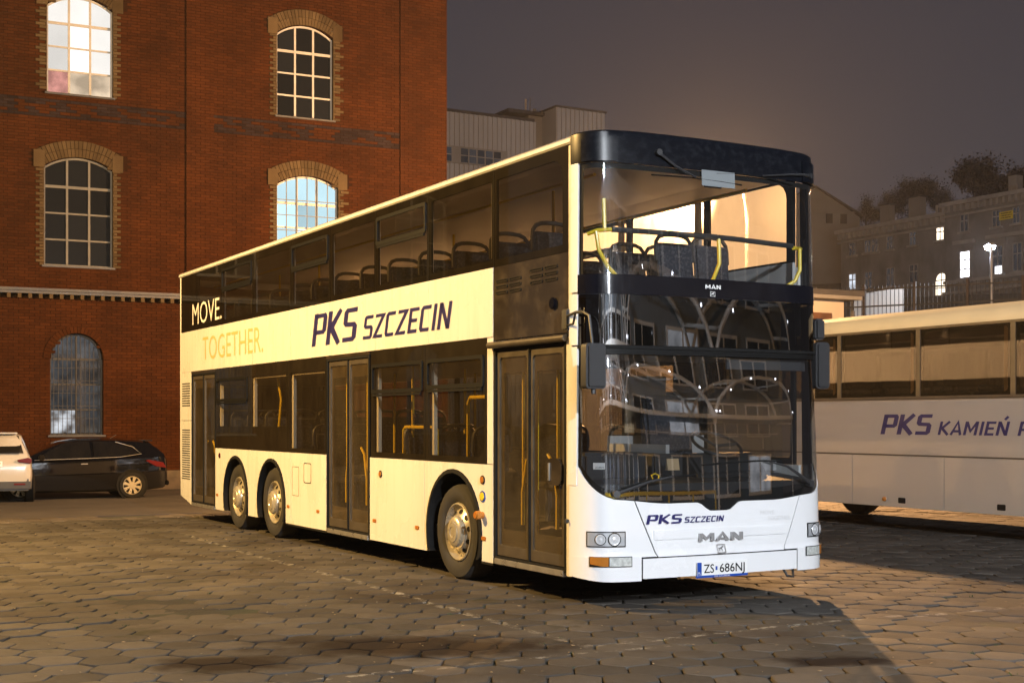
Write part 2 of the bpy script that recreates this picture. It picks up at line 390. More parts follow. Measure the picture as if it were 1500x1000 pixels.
def line(P0, D, wd, s0, s1, amt=.8):
    """worn paint strip from P0 along D"""
    D = Vector(D).normalized(); N = Vector((-D.y, D.x))
    def dot(a, off):
        vm = n.nodes.new('ShaderNodeVectorMath'); vm.operation = 'DOT_PRODUCT'; L(g.outputs['Position'], vm.inputs[0]); vm.inputs[1].default_value = (a.x, a.y, 0)
        return mth('SUBTRACT', vm.outputs['Value'], off)
    wob = mth('MULTIPLY', mth('SUBTRACT', noise(5, 4), .5), .05)
    dn = mth('ADD', dot(N, P0[0]*N.x+P0[1]*N.y), wob); ds = dot(D, P0[0]*D.x+P0[1]*D.y)
    k = mth('LESS_THAN', mth('ABSOLUTE', dn), wd/2)
    k = mth('MULTIPLY', k, mth('MULTIPLY', mth('GREATER_THAN', ds, s0), mth('LESS_THAN', ds, s1)))
    return mth('MULTIPLY', k, mth('MULTIPLY', mrange(noise(7, 8, rough=.75), .50, .58, 0, amt), mrange(noise(1.1, 3), .32, .52, .2, 1)))
for a in (((.53, 9.63), (-.483, .875), .10, -.1, 10.6), ((.53, 9.63), (.8755, .4832), .09, .05, 4.6), ((-1.32, 8.31), (.8755, .4832), .06, -1, 3.0)):
    colr = mixc(line(*a), colr, (.27, .255, .225))
def blob(x, y, rx, ry):
    vm = n.nodes.new('ShaderNodeMapping'); vm.vector_type = 'POINT'; vm.inputs['Location'].default_value = (-x/rx, -y/ry, 0); vm.inputs['Scale'].default_value = (1/rx, 1/ry, 0)
    L(g.outputs['Position'], vm.inputs[0]); ln = n.nodes.new('ShaderNodeVectorMath'); ln.operation = 'LENGTH'; L(vm.outputs[0], ln.inputs[0])
    return mrange(mth('ADD', ln.outputs['Value'], mth('MULTIPLY', mth('SUBTRACT', noise(3, 5), .5), 1.6)), .6, 1.2, .95, 0)
for a in ((-.65, 9.6, 1.15, .5), (-1.9, 8.9, .5, .3), (2.2, 9.0, .5, .2)):
    colr = mixc(blob(*a), colr, (.014, .008, .005))
L(colr, b.inputs['Base Color']); L(mrange(noise(2), .3, .7, .82, 1), b.inputs['Roughness'])
bp = n.nodes.new('ShaderNodeBump'); b.inputs['Specular IOR Level'].default_value = .15; bp.inputs['Strength'].default_value = .7; bp.inputs['Distance'].default_value = .006
L(mth('ADD', noise(28, 6), mth('MULTIPLY', noise(140, 3), .5)), bp.inputs['Height']); L(bp.outputs[0], b.inputs['Normal'])
M['paver'] = m

HX = Vector((.8755, .4832)); HY_ = Vector((-.4832, .8755)); a_ = .200
px_ = 1.5*a_; py_ = math.sqrt(3)*a_
def hexa():
    """one worn stone: 6 uneven corners, each cut, three rings"""
    cs = []
    for k in range(6):
        an = R(60*k); r = a_-.0095+random.uniform(-.008, .003)
        for da in (-.085, .085):
            cs.append(((r-.004)*math.cos(an+da)/1.0, (r-.004)*math.sin(an+da)))
    v = []
    for sc_, z in ((1.0, -.05), (1.0, -.0045), (.985, -.0008), (.90, .0008)):
        for (x, y) in cs: v.append((x*sc_, y*sc_, z+(random.uniform(-.0012, .0012) if z > -.02 else 0)))
    f = [(i*12+k, i*12+(k+1) % 12, (i+1)*12+(k+1) % 12, (i+1)*12+k) for i in range(3) for k in range(12)]
    f.append(tuple(36+k for k in range(12)))
    return v, f
variants = [hexa() for _ in range(10)]
spots = []
for i in range(-70, 90):
    for j in range(-20, 110):
        p = HX*(i*px_)+HY_*(j*py_+(py_/2 if i % 2 else 0))
        x, y = p.x, p.y+6
        if y < 5.2 or y > 33 or abs(x) > .42*y+1.6: continue
        if (Vector((x, y, 0))-EDGE).dot(EN) > -.15: continue
        spots.append((x, y))
def vis(x, y): return abs(x) < .375*y and y > 8.28
hz = math.atan2(HX.y, HX.x)
near = sorted([s for s in spots if vis(*s)], key=lambda s: s[1])[:300]; ns = set(near)
pav = bpy.data.objects.new('paving', None); COL.objects.link(pav); pav['kind'] = 'structure'; pav.location = (0, 12, 0)
def ztilt(x, y):
    big = .012*math.sin(x*1.3+y*.7)*math.cos(y*.9-x*.4)
    sink = max(0, math.sin(x*.9+1.1)*math.sin(y*.8+2)+.45*math.sin(x*3.1)*math.sin(y*2.7)-.55)*.034
    return big*.6-min(.0155, sink)+random.uniform(-.003, .003)-(.006 if random.random() < .05 else 0), random.gauss(0, .0055), random.gauss(0, .0055), random.gauss(0, .010)
vm_ = []
for k, (v, f) in enumerate(variants):
    for q in range(3):
        me = new_mesh('paving_stone', v, f, True)
        try: me.set_sharp_from_angle(angle=R(50))
        except Exception: pass
        me.materials.append(M['paver']); A = me.attributes.new('tone', 'FLOAT', 'FACE'); A.data.foreach_set('value', [random.random()]*len(f)); vm_.append(me)
for (x, y) in near:
    z, tx_, ty_, tz_ = ztilt(x, y)
    o = bpy.data.objects.new('paving_stone', random.choice(vm_)); COL.objects.link(o); o.parent = pav
    o.location = (x, y-12, z); o.rotation_euler = (tx_, ty_, hz+tz_+R(60)*random.randrange(6))
V = []; Fq = []; tn = []; base = 0
for (x, y) in spots:
    if (x, y) in ns: continue
    v, f = random.choice(variants); z, tx_, ty_, tz_ = ztilt(x, y)
    a = hz+tz_+R(60)*random.randrange(6); ca, sa = math.cos(a), math.sin(a)
    for p in v: V.append((x+p[0]*ca-p[1]*sa, y-12+p[0]*sa+p[1]*ca, p[2]+z+p[0]*tx_+p[1]*ty_))
    t_ = random.random()
    for q in f: Fq.append(tuple(i+base for i in q)); tn.append(t_)
    base += len(v)
me = new_mesh('paving_stones', V, Fq, True); me.materials.append(M['paver'])
try: me.set_sharp_from_angle(angle=R(50))
except Exception: pass
A = me.attributes.new('tone', 'FLOAT', 'FACE'); A.data.foreach_set('value', tn)
o = link('paving_stones', me, None, pav, (0, 0, 0)); o['kind'] = 'stuff'
# moss tufts and grit in the joints
mb = MB()
for _ in range(1500):
    i = random.choice(spots)
    if i[1] > 18: continue
    k = random.randrange(6); an = hz+R(60*k+random.uniform(-26, 26)); rr = a_*.88+random.uniform(0, .02)
    x = i[0]+rr*math.cos(an); y = i[1]+rr*math.sin(an); s_ = random.uniform(.003, .008)
    if (math.sin(x*2.1+3)*math.cos(y*1.7)) < .1: continue
    for q in range(5):
        bx_, by_ = x+random.gauss(0, .012), y+random.gauss(0, .012); an2 = random.uniform(0, 6.28)
        mb.add([(bx_-s_*.5, by_, -.012), (bx_+s_*.5, by_, -.012), (bx_+math.cos(an2)*s_, by_+math.sin(an2)*s_, .002+random.random()*.012)], [(0, 1, 2)])
M['moss'] = mat('moss', (.035, .055, .015), .9, island=.5)
o = mb.build('moss', M['moss'], fix=False); o['kind'] = 'stuff'
tag(o, 'green moss growing in the joints between the paving stones', 'moss')
o['kind'] = 'stuff'

lt_ = MB()
for _ in range(420):
    y = random.uniform(8.2, 19)**1.0; x = random.uniform(-.37, .37)*y; s_ = random.uniform(.006, .022); a = random.uniform(0, 6.28)
    lt_.add([(x+s_*math.cos(a+q*1.57)*(1 if q % 2 else .5), y+s_*math.sin(a+q*1.57)*(1 if q % 2 else .5), .006+random.uniform(0, .006)) for q in range(4)]+[(x, y, .014)], [(0, 1, 4), (1, 2, 4), (2, 3, 4), (3, 0, 4)])
M['litter'] = mat('dry_leaf_bits', (.16, .12, .07), .9, island=.6)
o = lt_.build('litter', M['litter'], fix=False); o['kind'] = 'stuff'
# ------------------------------------------------------------------ brick warehouse
W0 = Vector((-11.6, 36.0, 0)); KS = 36.0/33.5
def ZZ(z): return 1.6+(z-1.6)*KS
def brick_mat(name, col, isl=.35):
    return mat(name, col, .95, var=.26, vscale=.8, bump=.35, bscale=60, island=isl, spec=.06, dirt=((.012, .006, .004), .45), dscale=(.5, .5, .28))
M['brick'] = brick_mat('red_brick', (.038, .0122, .0040), .17); M['brickc'] = brick_mat('cream_brick', (.068, .048, .027), .2)
M['brickd'] = brick_mat('dark_brick', (.018, .013, .015), .3)
M['mortar'] = mat('mortar', (.019, .0075, .0033), .95, spec=.06, var=.2, vscale=2)
M['ledge'] = mat('lead_sheet', (.05, .05, .055), .5, var=.3)
M['wframe'] = mat('white_window_frame', (.34, .34, .34), .5, var=.1, vscale=6); M['wframe2'] = mat('dull_window_frame', (.10, .10, .095), .6, var=.2, vscale=6)
M['iron'] = mat('dark_iron', (.02, .02, .022), .6)
bh = thing('brick_warehouse', 'tall red brick warehouse with cream arched window surrounds behind the parked cars', 'building', (W0.x, W0.y, -.3), RZW)
OFFS[bh.name] = (0, 0, .3)
# windows: (centre s, half width, bottom z, spring z, rise, half surround, kind)
WN = []
def warch(s0, s1, zb, zs, zt, kind, sur=.18): WN.append(dict(s0=s0*KS, s1=s1*KS, zb=ZZ(zb), zs=ZZ(zs), zt=ZZ(zt), kind=kind, sur=sur))
warch(-.70, .88, 9.67, 11.85, 12.12, 'lit'); warch(-.77, .88, 5.42, 7.86, 8.12, 'dark')
warch(5.08, 6.64, 9.66, 11.85, 12.13, 'dark2'); warch(5.08, 6.78, 5.45, 7.86, 8.12, 'litblue')
warch(-.64, .63, 1.25, 3.12, 3.76, 'lattice', .12)
for d in (-6.2, -12): # the row goes on to the left
    warch(-.70+d, .88+d, 9.67, 11.85, 12.12, 'dark'); warch(-.77+d, .88+d, 5.42, 7.86, 8.12, 'dark'); warch(-.64+d, .63+d, 1.25, 3.12, 3.76, 'lattice', .12)
def archz(wd, s, grow=0):
    """height of the opening's top at s"""
    c_ = (wd['s0']+wd['s1'])/2; hw = (wd['s1']-wd['s0'])/2+grow; rise = wd['zt']-wd['zs']; x = abs(s-c_)
    if x > hw: return -1e9
    if rise > hw*.75: return wd['zs']+(rise+grow)*math.sqrt(max(0, 1-(x/hw)**2))
    Rr = (hw*hw+rise*rise)/(2*rise); return wd['zt']+grow-Rr+math.sqrt(max(0, Rr*Rr-x*x))
SL, SR = -16.0, 9.93*KS; ZT = 21.0; LZ0, LZ1 = ZZ(4.60), ZZ(4.82)
def face_y(s, z):
    if z < LZ0: return -.14
    for a, b_ in ((2.70*KS, 3.40*KS), (8.55*KS, SR), (-3.4*KS, -2.7*KS), (-9.4*KS, -8.7*KS)):
        if a <= s <= b_: return -.06
    return 0
def in_hole(s, z, g=0):
    for wd in WN:
        if wd['s0']-g < s < wd['s1']+g and z > wd['zb'] and z < archz(wd, s, g): return wd
    return None
# backing wall in columns and rows, with the openings left out
mb = MB(); cuts_s = sorted(set([SL, SR]+[x for wd in WN for x in (wd['s0'], wd['s1'])]+[2.70*KS, 3.40*KS, 8.55*KS, -3.4*KS, -2.7*KS, -9.4*KS, -8.7*KS]))
cuts_z = sorted(set([-.3, LZ0, ZT]+[z for wd in WN for z in (wd['zb'], wd['zt'])]))
for i in range(len(cuts_s)-1):
    for j in range(len(cuts_z)-1):
        a, b_, z0, z1 = cuts_s[i], cuts_s[i+1], cuts_z[j], cuts_z[j+1]; cs_, cz_ = (a+b_)/2, (z0+z1)/2
        hit = [wd for wd in WN if wd['s0'] < cs_ < wd['s1'] and wd['zb'] < cz_ < wd['zt']]
        if hit: continue
        mb.box(a, b_, face_y(cs_, cz_)+.012, .42, z0, z1)
for wd in WN:  # spandrels over the arches
    N_ = 44
    for k in range(N_):
        a = wd['s0']+(wd['s1']-wd['s0'])*k/N_; b_ = wd['s0']+(wd['s1']-wd['s0'])*(k+1)/N_; za = min(archz(wd, a+1e-4), archz(wd, b_-1e-4)); y = face_y(a, wd['zs'])+.012
        if wd['zt']-za > .01: mb.box(a, b_, y, .42, za, wd['zt']+.001)
mb.box(SL, SR, .42, 14, ZT-.4, ZT); mb.box(SR-.4, SR, .42, 14, -.3, ZT-.4); mb.box(SL, SL+.4, .42, 14, -.3, ZT-.4); mb.box(SL, SR, 13.6, 14, -.3, ZT-.4)
mb.build('wall', M['mortar'], bh, fix=False)
# bricks laid in courses
CH = .080; BL = .262
bins = {'red': MB(), 'cream': MB(), 'dark': MB()}
def beltdark(s, z):
    for (z0, z1) in ((ZZ(9.05), ZZ(9.52)), (ZZ(13.3), ZZ(13.75))):
        if z0 < z < z1:
            if face_y(s, z) < 0: return False
            r_ = int((z-z0)/CH)
            if r_ in (0, 5): return True
            return random.random() < .50+.3*math.sin(s*5+r_*1.3)
    return False
nrow = int((14.6+.3)/CH); PB = [2.70*KS, 3.40*KS, 8.55*KS, -3.4*KS, -2.7*KS]
for r_ in range(nrow):
    z0 = -.3+r_*CH; z1 = z0+CH-.012; halfnext = False; s = SL+(BL/2 if r_ % 2 else 0)
    if z0 > 3 and SL < -12: s = s+0
    while s < SR-.02:
        e_ = min(s+(BL/2 if halfnext else BL)-.012, SR); cs_, cz_ = (s+e_)/2, (z0+z1)/2
        for bx_ in PB:
            if s+.03 < bx_ < e_-.03 and cz_ > LZ1: e_ = bx_
        cs_ = (s+e_)/2
        if cs_ > -4.6 and not (LZ0-.02 < cz_ < LZ1+.02):
            wd = in_hole(cs_, cz_)
            part_ = None
            if wd is not None:
                if s < wd['s0']-.02: part_ = (s, wd['s0'])
                elif e_ > wd['s1']+.02: part_ = (wd['s1'], e_)
                if part_ is not None and cz_ < wd['zs']: bins['red' if wd['kind'] == 'lattice' else 'cream'].box(part_[0], part_[1], face_y(cs_, cz_)-(0 if wd['kind'] == 'lattice' else .02), face_y(cs_, cz_)+.03, z0, z1)
            if wd is None:
                near_ = in_hole(cs_, cz_, .12 if r_ % 4 < 2 else .19); y = face_y(cs_, cz_)
                # keep ends out of the openings
                a2, e2 = s, e_
                for w2 in WN:
                    if cz_ > w2['zb'] and cz_ < w2['zt']:
                        if a2 < w2['s1'] < e2 and cs_ > w2['s1']-.2 and archz(w2, w2['s1']-.01) > cz_: a2 = w2['s1']
                        if a2 < w2['s0'] < e2 and archz(w2, w2['s0']+.01) > cz_: e2 = w2['s0']
                kind = 'red'
                if near_ is not None and near_['kind'] != 'lattice' and cz_ < near_['zs']+.1: kind = 'cream'
                elif near_ is not None and near_['kind'] != 'lattice': kind = None
                elif near_ is None and any(w2['kind'] != 'lattice' and cz_ > w2['zs'] and cz_ < archz(w2, cs_, .34) for w2 in WN): kind = None
                if kind == 'red' and beltdark(cs_, cz_): kind = 'dark'
                if kind and e2-a2 > .03:
                    j = random.uniform(-.003, .004)-(.022 if kind == 'cream' else 0)
                    bins[kind].box(a2, e2, y+j, y+.03, z0, z1)
        s = (e_+.012 if e_ not in PB else e_); halfnext = e_ in PB and r_ % 2 == 1
for wd in WN:   # voussoirs round the arches
    if wd['s0'] < -4: continue
    if wd['kind'] == 'lattice':
        c_ = (wd['s0']+wd['s1'])/2; hw = (wd['s1']-wd['s0'])/2
        for k in range(26):
            a0, a1 = math.pi*k/26, math.pi*(k+.88)/26; q = []
            for (rr, aa) in ((hw, a0), (hw, a1), (hw+.17, a1), (hw+.17, a0)): q.append((c_+rr*math.cos(aa), wd['zs']+(wd['zt']-wd['zs'])/hw*rr*math.sin(aa)))
            bins['red'].prism(q, -.165, -.12)
        continue
    c_ = (wd['s0']+wd['s1'])/2; hw = (wd['s1']-wd['s0'])/2+.02; rise = wd['zt']-wd['zs']; Rr = (hw*hw+rise*rise)/(2*rise); cz_ = wd['zt']-Rr; am = math.asin(hw/Rr)*1.0; NV = 22
    for k in range(NV):
        for (r0, r1) in ((Rr, Rr+.21), (Rr+.22, Rr+.43)):
            a0 = -am+2*am*k/NV; a1 = -am+2*am*(k+.88)/NV
            q = [(c_+rr*math.sin(aa), cz_+rr*math.cos(aa)) for (rr, aa) in ((r0, a0), (r0, a1), (r1, a1), (r1, a0))]
            bins['cream'].prism(q, -.035+random.uniform(-.004, .004), .03)
    for sg in (-1, 1):   # skewback stones
        x = c_+sg*(hw+.10); bins['cream'].box(x-.14, x+.14, -.045, .03, wd['zs']-.05, wd['zs']+.40)
for nm, kk in (('red', 'brick'), ('cream', 'brickc'), ('dark', 'brickd')):
    o = bins[nm].build({'red': 'red_brickwork', 'cream': 'cream_brickwork', 'dark': 'dark_brickwork'}[nm], M[kk], bh, fix=False, kind='stuff')
MB().box(SL, SR+.05, -.36, .02, LZ1-.07, LZ1).box(SL, SR+.05, -.30, .02, LZ1-.14, LZ1-.07).build('ledge', M['ledge'], bh)
me = None
for k in range(int((SR+4.6)/.262)):   # cream headers under the ledge
    s = -4.6+k*.262
    if s > 3.2: break
    if me is None: o = MB().box(-.045, .045, -.27, 0, LZ1-.26, LZ1-.14).build('header_brick', M['brickc'], bh, loc=(s, 0, .3)); me = o.data
    else: link('header_brick', me, None, bh, (s, 0, .3))
MB().box(SL, SR, -.20, -.02, -.3, .25).build('plinth', mat('stone_plinth', (.07, .055, .04), .8, var=.3), bh)

P_lit = emit('lit_frosted_pane', (1, .96, .90), .90, .07, .8, .5); P_litb = emit('lit_bluish_pane', (.62, .90, 1), 1.0, .07, .8, .35)
P_dark = mat('dark_pane', (.008, .010, .014), .12, spec=.25, objrand=.3); P_lat = emit('dim_lit_pane', (.34, .37, .41), .10, .45, 3.2, .35)
P_warm = emit('warm_lit_pane', (1, .78, .55), .75, .4, 1.5, .3)
def arch_window(wd):
    s0, s1, zb, zs = wd['s0'], wd['s1'], wd['zb'], wd['zs']; k = wd['kind']; W_ = s1-s0; y = .12 if k != 'lattice' else .05
    fr = M['wframe'] if k in ('lit', 'dark2', 'litblue') else M['wframe2'] if k == 'dark' else M['iron']
    pm = {'lit': P_lit, 'litblue': P_litb, 'dark': P_dark, 'dark2': P_dark, 'lattice': P_lat}[k]
    f = MB(); t = .05
    N_ = 14; out = [(s0, zb), (s1, zb)]+[(s1-W_*i/N_, archz(wd, min(max(s1-W_*i/N_, s0+1e-4), s1-1e-4))) for i in range(N_+1)]
    cx_, cz_ = (s0+s1)/2, (zb+zs)/2; inn = [(cx_+(p[0]-cx_)*(1-2*t/W_), cz_+(p[1]-cz_)*(1-2*t/(wd['zt']-zb))) for p in out]
    f.ring(out, inn, y, y+.08)
    if k == 'lattice': cols = [s0+W_*i/2 for i in (1,)]; zr = [zb+(zs-zb)*i/3 for i in (1, 2, 3)]; bw = .022
    else: cols = [s0+W_*.34, s0+W_*.66]; zr = [zb+(zs-zb)*i/4*1.07 for i in (1, 2, 3)]; bw = .028
    for cx2 in cols: f.box(cx2-bw, cx2+bw, y-.01, y+.07, zb+t, archz(wd, cx2)-.02)
    for i, z_ in enumerate(zr): f.box(s0+t, s1-t, y-.003, y+.06, z_-bw*(1.3 if i == 2 else .8), z_+bw*(1.3 if i == 2 else .8))
    w_ = f.build('window', fr, bh)
    w_.location = (0, 0, .3)
    if k == 'lattice':
        g_ = MB()
        for i in range(1, 12):
            x = s0+W_*i/12; g_.box(x-.007, x+.007, y-.03, y-.016, zb, archz(wd, x))
        for i in range(1, 9):
            z_ = zb+(zs-zb)*i/6+.1
            if z_ < zs+.1: g_.box(s0, s1, y-.044, y-.03, z_-.006, z_+.006)
        q = g_.build('grille', M['iron'], w_); q.location = (0, 0, 0)
    if k == 'litblue':
        g_ = MB()
        for i in range(1, 6):
            x = s0+W_*i/6; g_.box(x-.011, x+.011, y-.06, y-.04, zb, archz(wd, x))
        for i in range(1, 6): g_.box(s0, s1, y-.075, y-.06, zb+(zs-zb)*i/6-.010, zb+(zs-zb)*i/6+.010)
        q = g_.build('grille', M['wframe2'], w_); q.location = (0, 0, 0)
    cc = [s0+t]+cols+[s1-t]; zz = [zb+t]+zr+[None]
    for i in range(len(cc)-1):
        for j in range(len(zz)-1):
            a, b_ = cc[i], cc[i+1]; z0 = zz[j]
            if zz[j+1] is None: poly = [(a, z0), (b_, z0)]+[(b_-(b_-a)*q/4, archz(wd, b_-(b_-a)*q/4)-.03) for q in range(5)]
            else: poly = [(a, z0), (b_, z0), (b_, zz[j+1]), (a, zz[j+1])]
            p_ = MB().prism(poly, y+.03, y+.045).build('pane', pm, w_, loc=(0, 0, 0))
            if k == 'lit' and j == 0 and i == 0: p_.data.materials.clear(); p_.data.materials.append(emit('lit_red_picture_pane', (1, .45, .38), .6, .3, 5))
            elif k == 'lattice' and i == 0 and j == 0 and s0 > -3: p_.data.materials.clear(); p_.data.materials.append(emit('bright_glint_pane', (.85, .92, 1), .45, .9, 3))  # white light glints put in as one glowing pane
            elif k == 'lit' and j == 0: p_.data.materials.clear(); p_.data.materials.append(P_warm)
    if k == 'lit' : # blinds and shelves standing inside cannot be seen; the reveal is cream brick
        pass
    q = MB().box(s0-.05, s1+.05, -.07, y+.02, zb-.05, zb).build('sill', M['ledge'], w_, loc=(0, 0, 0))
    if k == 'lattice': q.data.transform(Matrix.Translation((0, -.12, 0)))
    for (a, b_) in ((s0-.02, s0+.004), (s1-.004, s1+.02)): MB().box(a, b_, -.02 if k != 'lattice' else -.13, y, zb, zs).build('reveal', M['brickc'] if k != 'lattice' else M['brick'], w_, loc=(0, 0, 0), fix=False)
for wd in WN: arch_window(wd)

# ------------------------------------------------------------------ the double-decker bus
BP = Vector((.516, 11.62, 0))
bo = BP-FW*6.1+AC*1.275
bus = thing('double_decker_bus', 'white double-decker bus with large curved windscreens and dark blue lettering, parked on the paving', 'bus', (bo.x, bo.y, 0), RZB, off=(6.1, -1.275, 0))
def HW(z): return 1.275+.045*max(0, min(1, (4.3-z)/3.7))
def BU(z): return (.45+.02*(z < .47)) if z < .6 else (.45-.06*(z-.6)/1.7 if z < 2.3 else .39-.06*(z-2.3)/1.7)
def u01(w_):
    a = min(1, abs(w_)); return .85*math.sqrt(max(0, 1-a**12))+.15*(1-a*a)
_N = 3000; _p = []; 
for i in range(_N+1):
    w_ = math.sin(-math.pi/2+math.pi*i/_N); _p.append((w_, .4*u01(w_)))
_s = [0.]
for i in range(1, _N+1): _s.append(_s[-1]+math.hypot(1.275*(_p[i][0]-_p[i-1][0]), _p[i][1]-_p[i-1][1]))
FL = _s[-1]/2; _s = [a-FL for a in _s]
def w_of(S):
    S = max(-FL, min(FL, S)); i = min(_N, max(1, bisect.bisect(_s, S))); f = (S-_s[i-1])/max(1e-9, _s[i]-_s[i-1]); return _p[i-1][0]*(1-f)+_p[i][0]*f
def fp0(S, z, sc_=1.0):
    w_ = w_of(S); return Vector((BU(z)*u01(w_)*sc_-(1-sc_)*.3, 1.275+HW(z)*w_*sc_, z))
def fp(S, z, off=0, sc_=1.0):
    p = fp0(S, z, sc_)
    if off:
        e_ = .012; d = fp0(min(FL, S+e_), z)-fp0(max(-FL, S-e_), z); n_ = Vector((d.y, -d.x, 0)).normalized(); p = p+n_*off
    return p
def patch(name, m, S0, S1, Z0, Z1, off=0, ns=24, nz=8, parent=None, thick=.012, smooth=True, sharp=False):
    """a curved front panel: S0..S1 may depend on z, Z0..Z1 on s"""
    fS0 = S0 if callable(S0) else (lambda z: S0); fS1 = S1 if callable(S1) else (lambda z: S1)
    fZ0 = Z0 if callable(Z0) else (lambda s: Z0); fZ1 = Z1 if callable(Z1) else (lambda s: Z1)
    v = []; f = []
    for lay in ((0, 1) if thick else (0,)):
        for j in range(nz+1):
            for i in range(ns+1):
                zt = fZ0(0)+(fZ1(0)-fZ0(0))*j/nz; s = fS0(zt)+(fS1(zt)-fS0(zt))*i/ns
                z = fZ0(s)+(fZ1(s)-fZ0(s))*j/nz
                v.append(fp(s, z, (off(s, z) if callable(off) else off)-lay*thick))
    W_ = ns+1; NN = W_*(nz+1)
    for j in range(nz):
        for i in range(ns):
            q = (j*W_+i, j*W_+i+1, (j+1)*W_+i+1, (j+1)*W_+i); f.append(q)
            if thick: f.append(tuple(k+NN for k in q[::-1]))
    if thick:
        for i in range(ns): f.append((i, NN+i, NN+i+1, i+1)); a = nz*W_+i; f.append((a, a+1, NN+a+1, NN+a))
        for j in range(nz): a = j*W_; f.append((a, a+W_, NN+a+W_, NN+a)); a = j*W_+ns; f.append((a, NN+a, NN+a+W_, a+W_))
    return MB().add(v, f).build(name, m, parent or bus, smooth=smooth)
def sm(x): x = max(0, min(1, x)); return x*x*(3-2*x)
def zglass(s):
    a = abs(s)
    z = .90+.04*sm((a-.55)/.5)+.22*max(0, (a-.98)/.36)**2.2
    z = min(z, 1.20+max(0, a-1.36)*9)
    n_ = abs(s+.03); z -= .075*(1-sm((n_-.09)/.14))
    return z
# front: lower white parts with real gaps between them
HT = lambda z: .66+.26*max(0, min(1, (z-.43)/.47))
zs_ = lambda s: zglass(s)-.008
patch('bonnet_panel', M['whitef'], lambda z: -HT(z)+.005, lambda z: HT(z)-.005, .442, zs_, nz=14, ns=40)
for sg in (-1, 1):
    a = (lambda z: -FL+.02, lambda z: -HT(z)-.006 if z > .43 else -.78-.045*(z-.24)/.19-.006)
    b_ = (lambda z: HT(z)+.006 if z > .43 else .78+.045*(z-.24)/.19+.006, lambda z: FL-.02)
    q = a if sg < 0 else b_
    patch('corner_panel', M['whitef'], q[0], q[1], .446, zs_, nz=18, ns=30)
    patch('bumper_corner', M['whitef'], (-FL+.02 if sg < 0 else .826), (-.826 if sg < 0 else FL-.02), lambda s: .245+.03*sm((abs(s)-1.1)/.4), .449, nz=8, ns=24, off=.001)
patch('bumper', M['whitef'], -.812, .812, .262, .432, off=.001, nz=5, ns=40)
for (z_, h_) in ((.668, .012), (.575, .010)):     # pressed lines across the bonnet
    pass
patch('bonnet_step', M['whitef'], -.70, .70, .585, .662, off=.010, nz=4, ns=40, thick=.009)
patch('front_backing', M['ink'], -FL+.03, FL-.03, .27, .84, off=-.03, nz=8, ns=40, thick=0)
# pillars at the corners
for sg in (-1, 1):
    for (z0, z1) in ((.70, 2.23), (2.245, 2.68), (2.695, 3.84)):
        S0, S1 = (-FL-.0, -1.385) if sg < 0 else (1.385, FL)
        patch('corner_pillar', M['white'] if sg < 0 else M['black'], S0, S1, z0 if z0 > .8 else 1.05, z1, off=.006, nz=8, ns=8, thick=.03)
# windscreens
patch('lower_windscreen', M['front_glass'], -1.378, 1.378, zglass, 2.215, off=lambda s, z: -.004-.040*max(0, (z-1.15)/1.06)**2*(1-(s/1.55)**4), ns=64, nz=20, thick=0)
patch('windscreen_border', M['ink'], -1.382, 1.382, lambda s: zglass(s)+.002, lambda s: zglass(s)+.05+.05*(1-sm((abs(s)-.8)/.4)), off=-.012, ns=60, nz=3, thick=.004)
for sg in (-1, 1): patch('windscreen_border', M['ink'], min(sg*1.378, sg*1.345), max(sg*1.378, sg*1.345), 1.2, 2.2, off=-.012, ns=3, nz=6, thick=.004)
patch('windscreen_border', M['ink'], -1.378, 1.378, 2.165, 2.215, off=-.012, ns=50, nz=2, thick=.004)
patch('rubber_seal', M['rubber'], -1.40, 1.40, 2.216, 2.240, off=.004, ns=50, nz=1)
patch('display_glass', M['disp_glass'], -1.378, 1.378, 2.243, 2.672, off=-.002, ns=50, nz=8, thick=0)
patch('display_board', M['greyd'], -.95, .95, 2.29, 2.60, off=-.07, ns=30, nz=2, thick=.02)
patch('black_band', M['black'], -1.384, 1.384, 2.676, 2.842, off=.004, ns=60, nz=4, thick=.03)
patch('upper_windscreen', M['upper_glass'], -1.378, 1.378, 2.845, 3.79, off=-.004, ns=60, nz=16, thick=0)
patch('windscreen_border', M['ink'], -1.378, 1.378, 3.745, 3.79, off=-.012, ns=50, nz=2, thick=.004)
for sg in (-1, 1): patch('windscreen_border', M['ink'], min(sg*1.378, sg*1.335), max(sg*1.378, sg*1.335), 2.845, 3.745, off=-.012, ns=3, nz=6, thick=.004)
# black roof cap
v = []; f = []; prof = [(3.792, .006, 1), (3.82, .010, 1), (3.92, .012, 1), (4.00, .012, 1), (4.05, .010, 1), (4.064, .004, .992), (4.070, -.01, .95), (4.076, -.03, .6), (4.078, 0, .3)]
ns = 60
for z_, off, sc_ in prof:
    for i in range(ns+1):
        s = -FL+2*FL*i/ns; p = fp(s, min(z_, 4.06), off if sc_ > .95 else 0, sc_); dz = -.028*(1-math.cos(w_of(s)*1.5))-.0*abs(s)
        v.append((p.x, p.y, z_+(.012-abs(w_of(s))**4*.016 if z_ > 3.9 else 0)))
for j in range(len(prof)-1):
    for i in range(ns): f.append((j*(ns+1)+i, j*(ns+1)+i+1, (j+1)*(ns+1)+i+1, (j+1)*(ns+1)+i))
cap = MB().add(v, f).build('roof_cap', M['cap'], bus, smooth=True)
for S_ in (-1.17, 1.17):
    q = patch('wiper_cover', M['cap'], S_-.16, S_+.16, 3.80, 3.985, off=.030, ns=8, nz=5, thick=.02, parent=cap); q.location = (0, 0, 0)
def on_front(s0, z0, off=.012, sc_=1): return lambda x, y: fp(s0+x, z0+y, off)
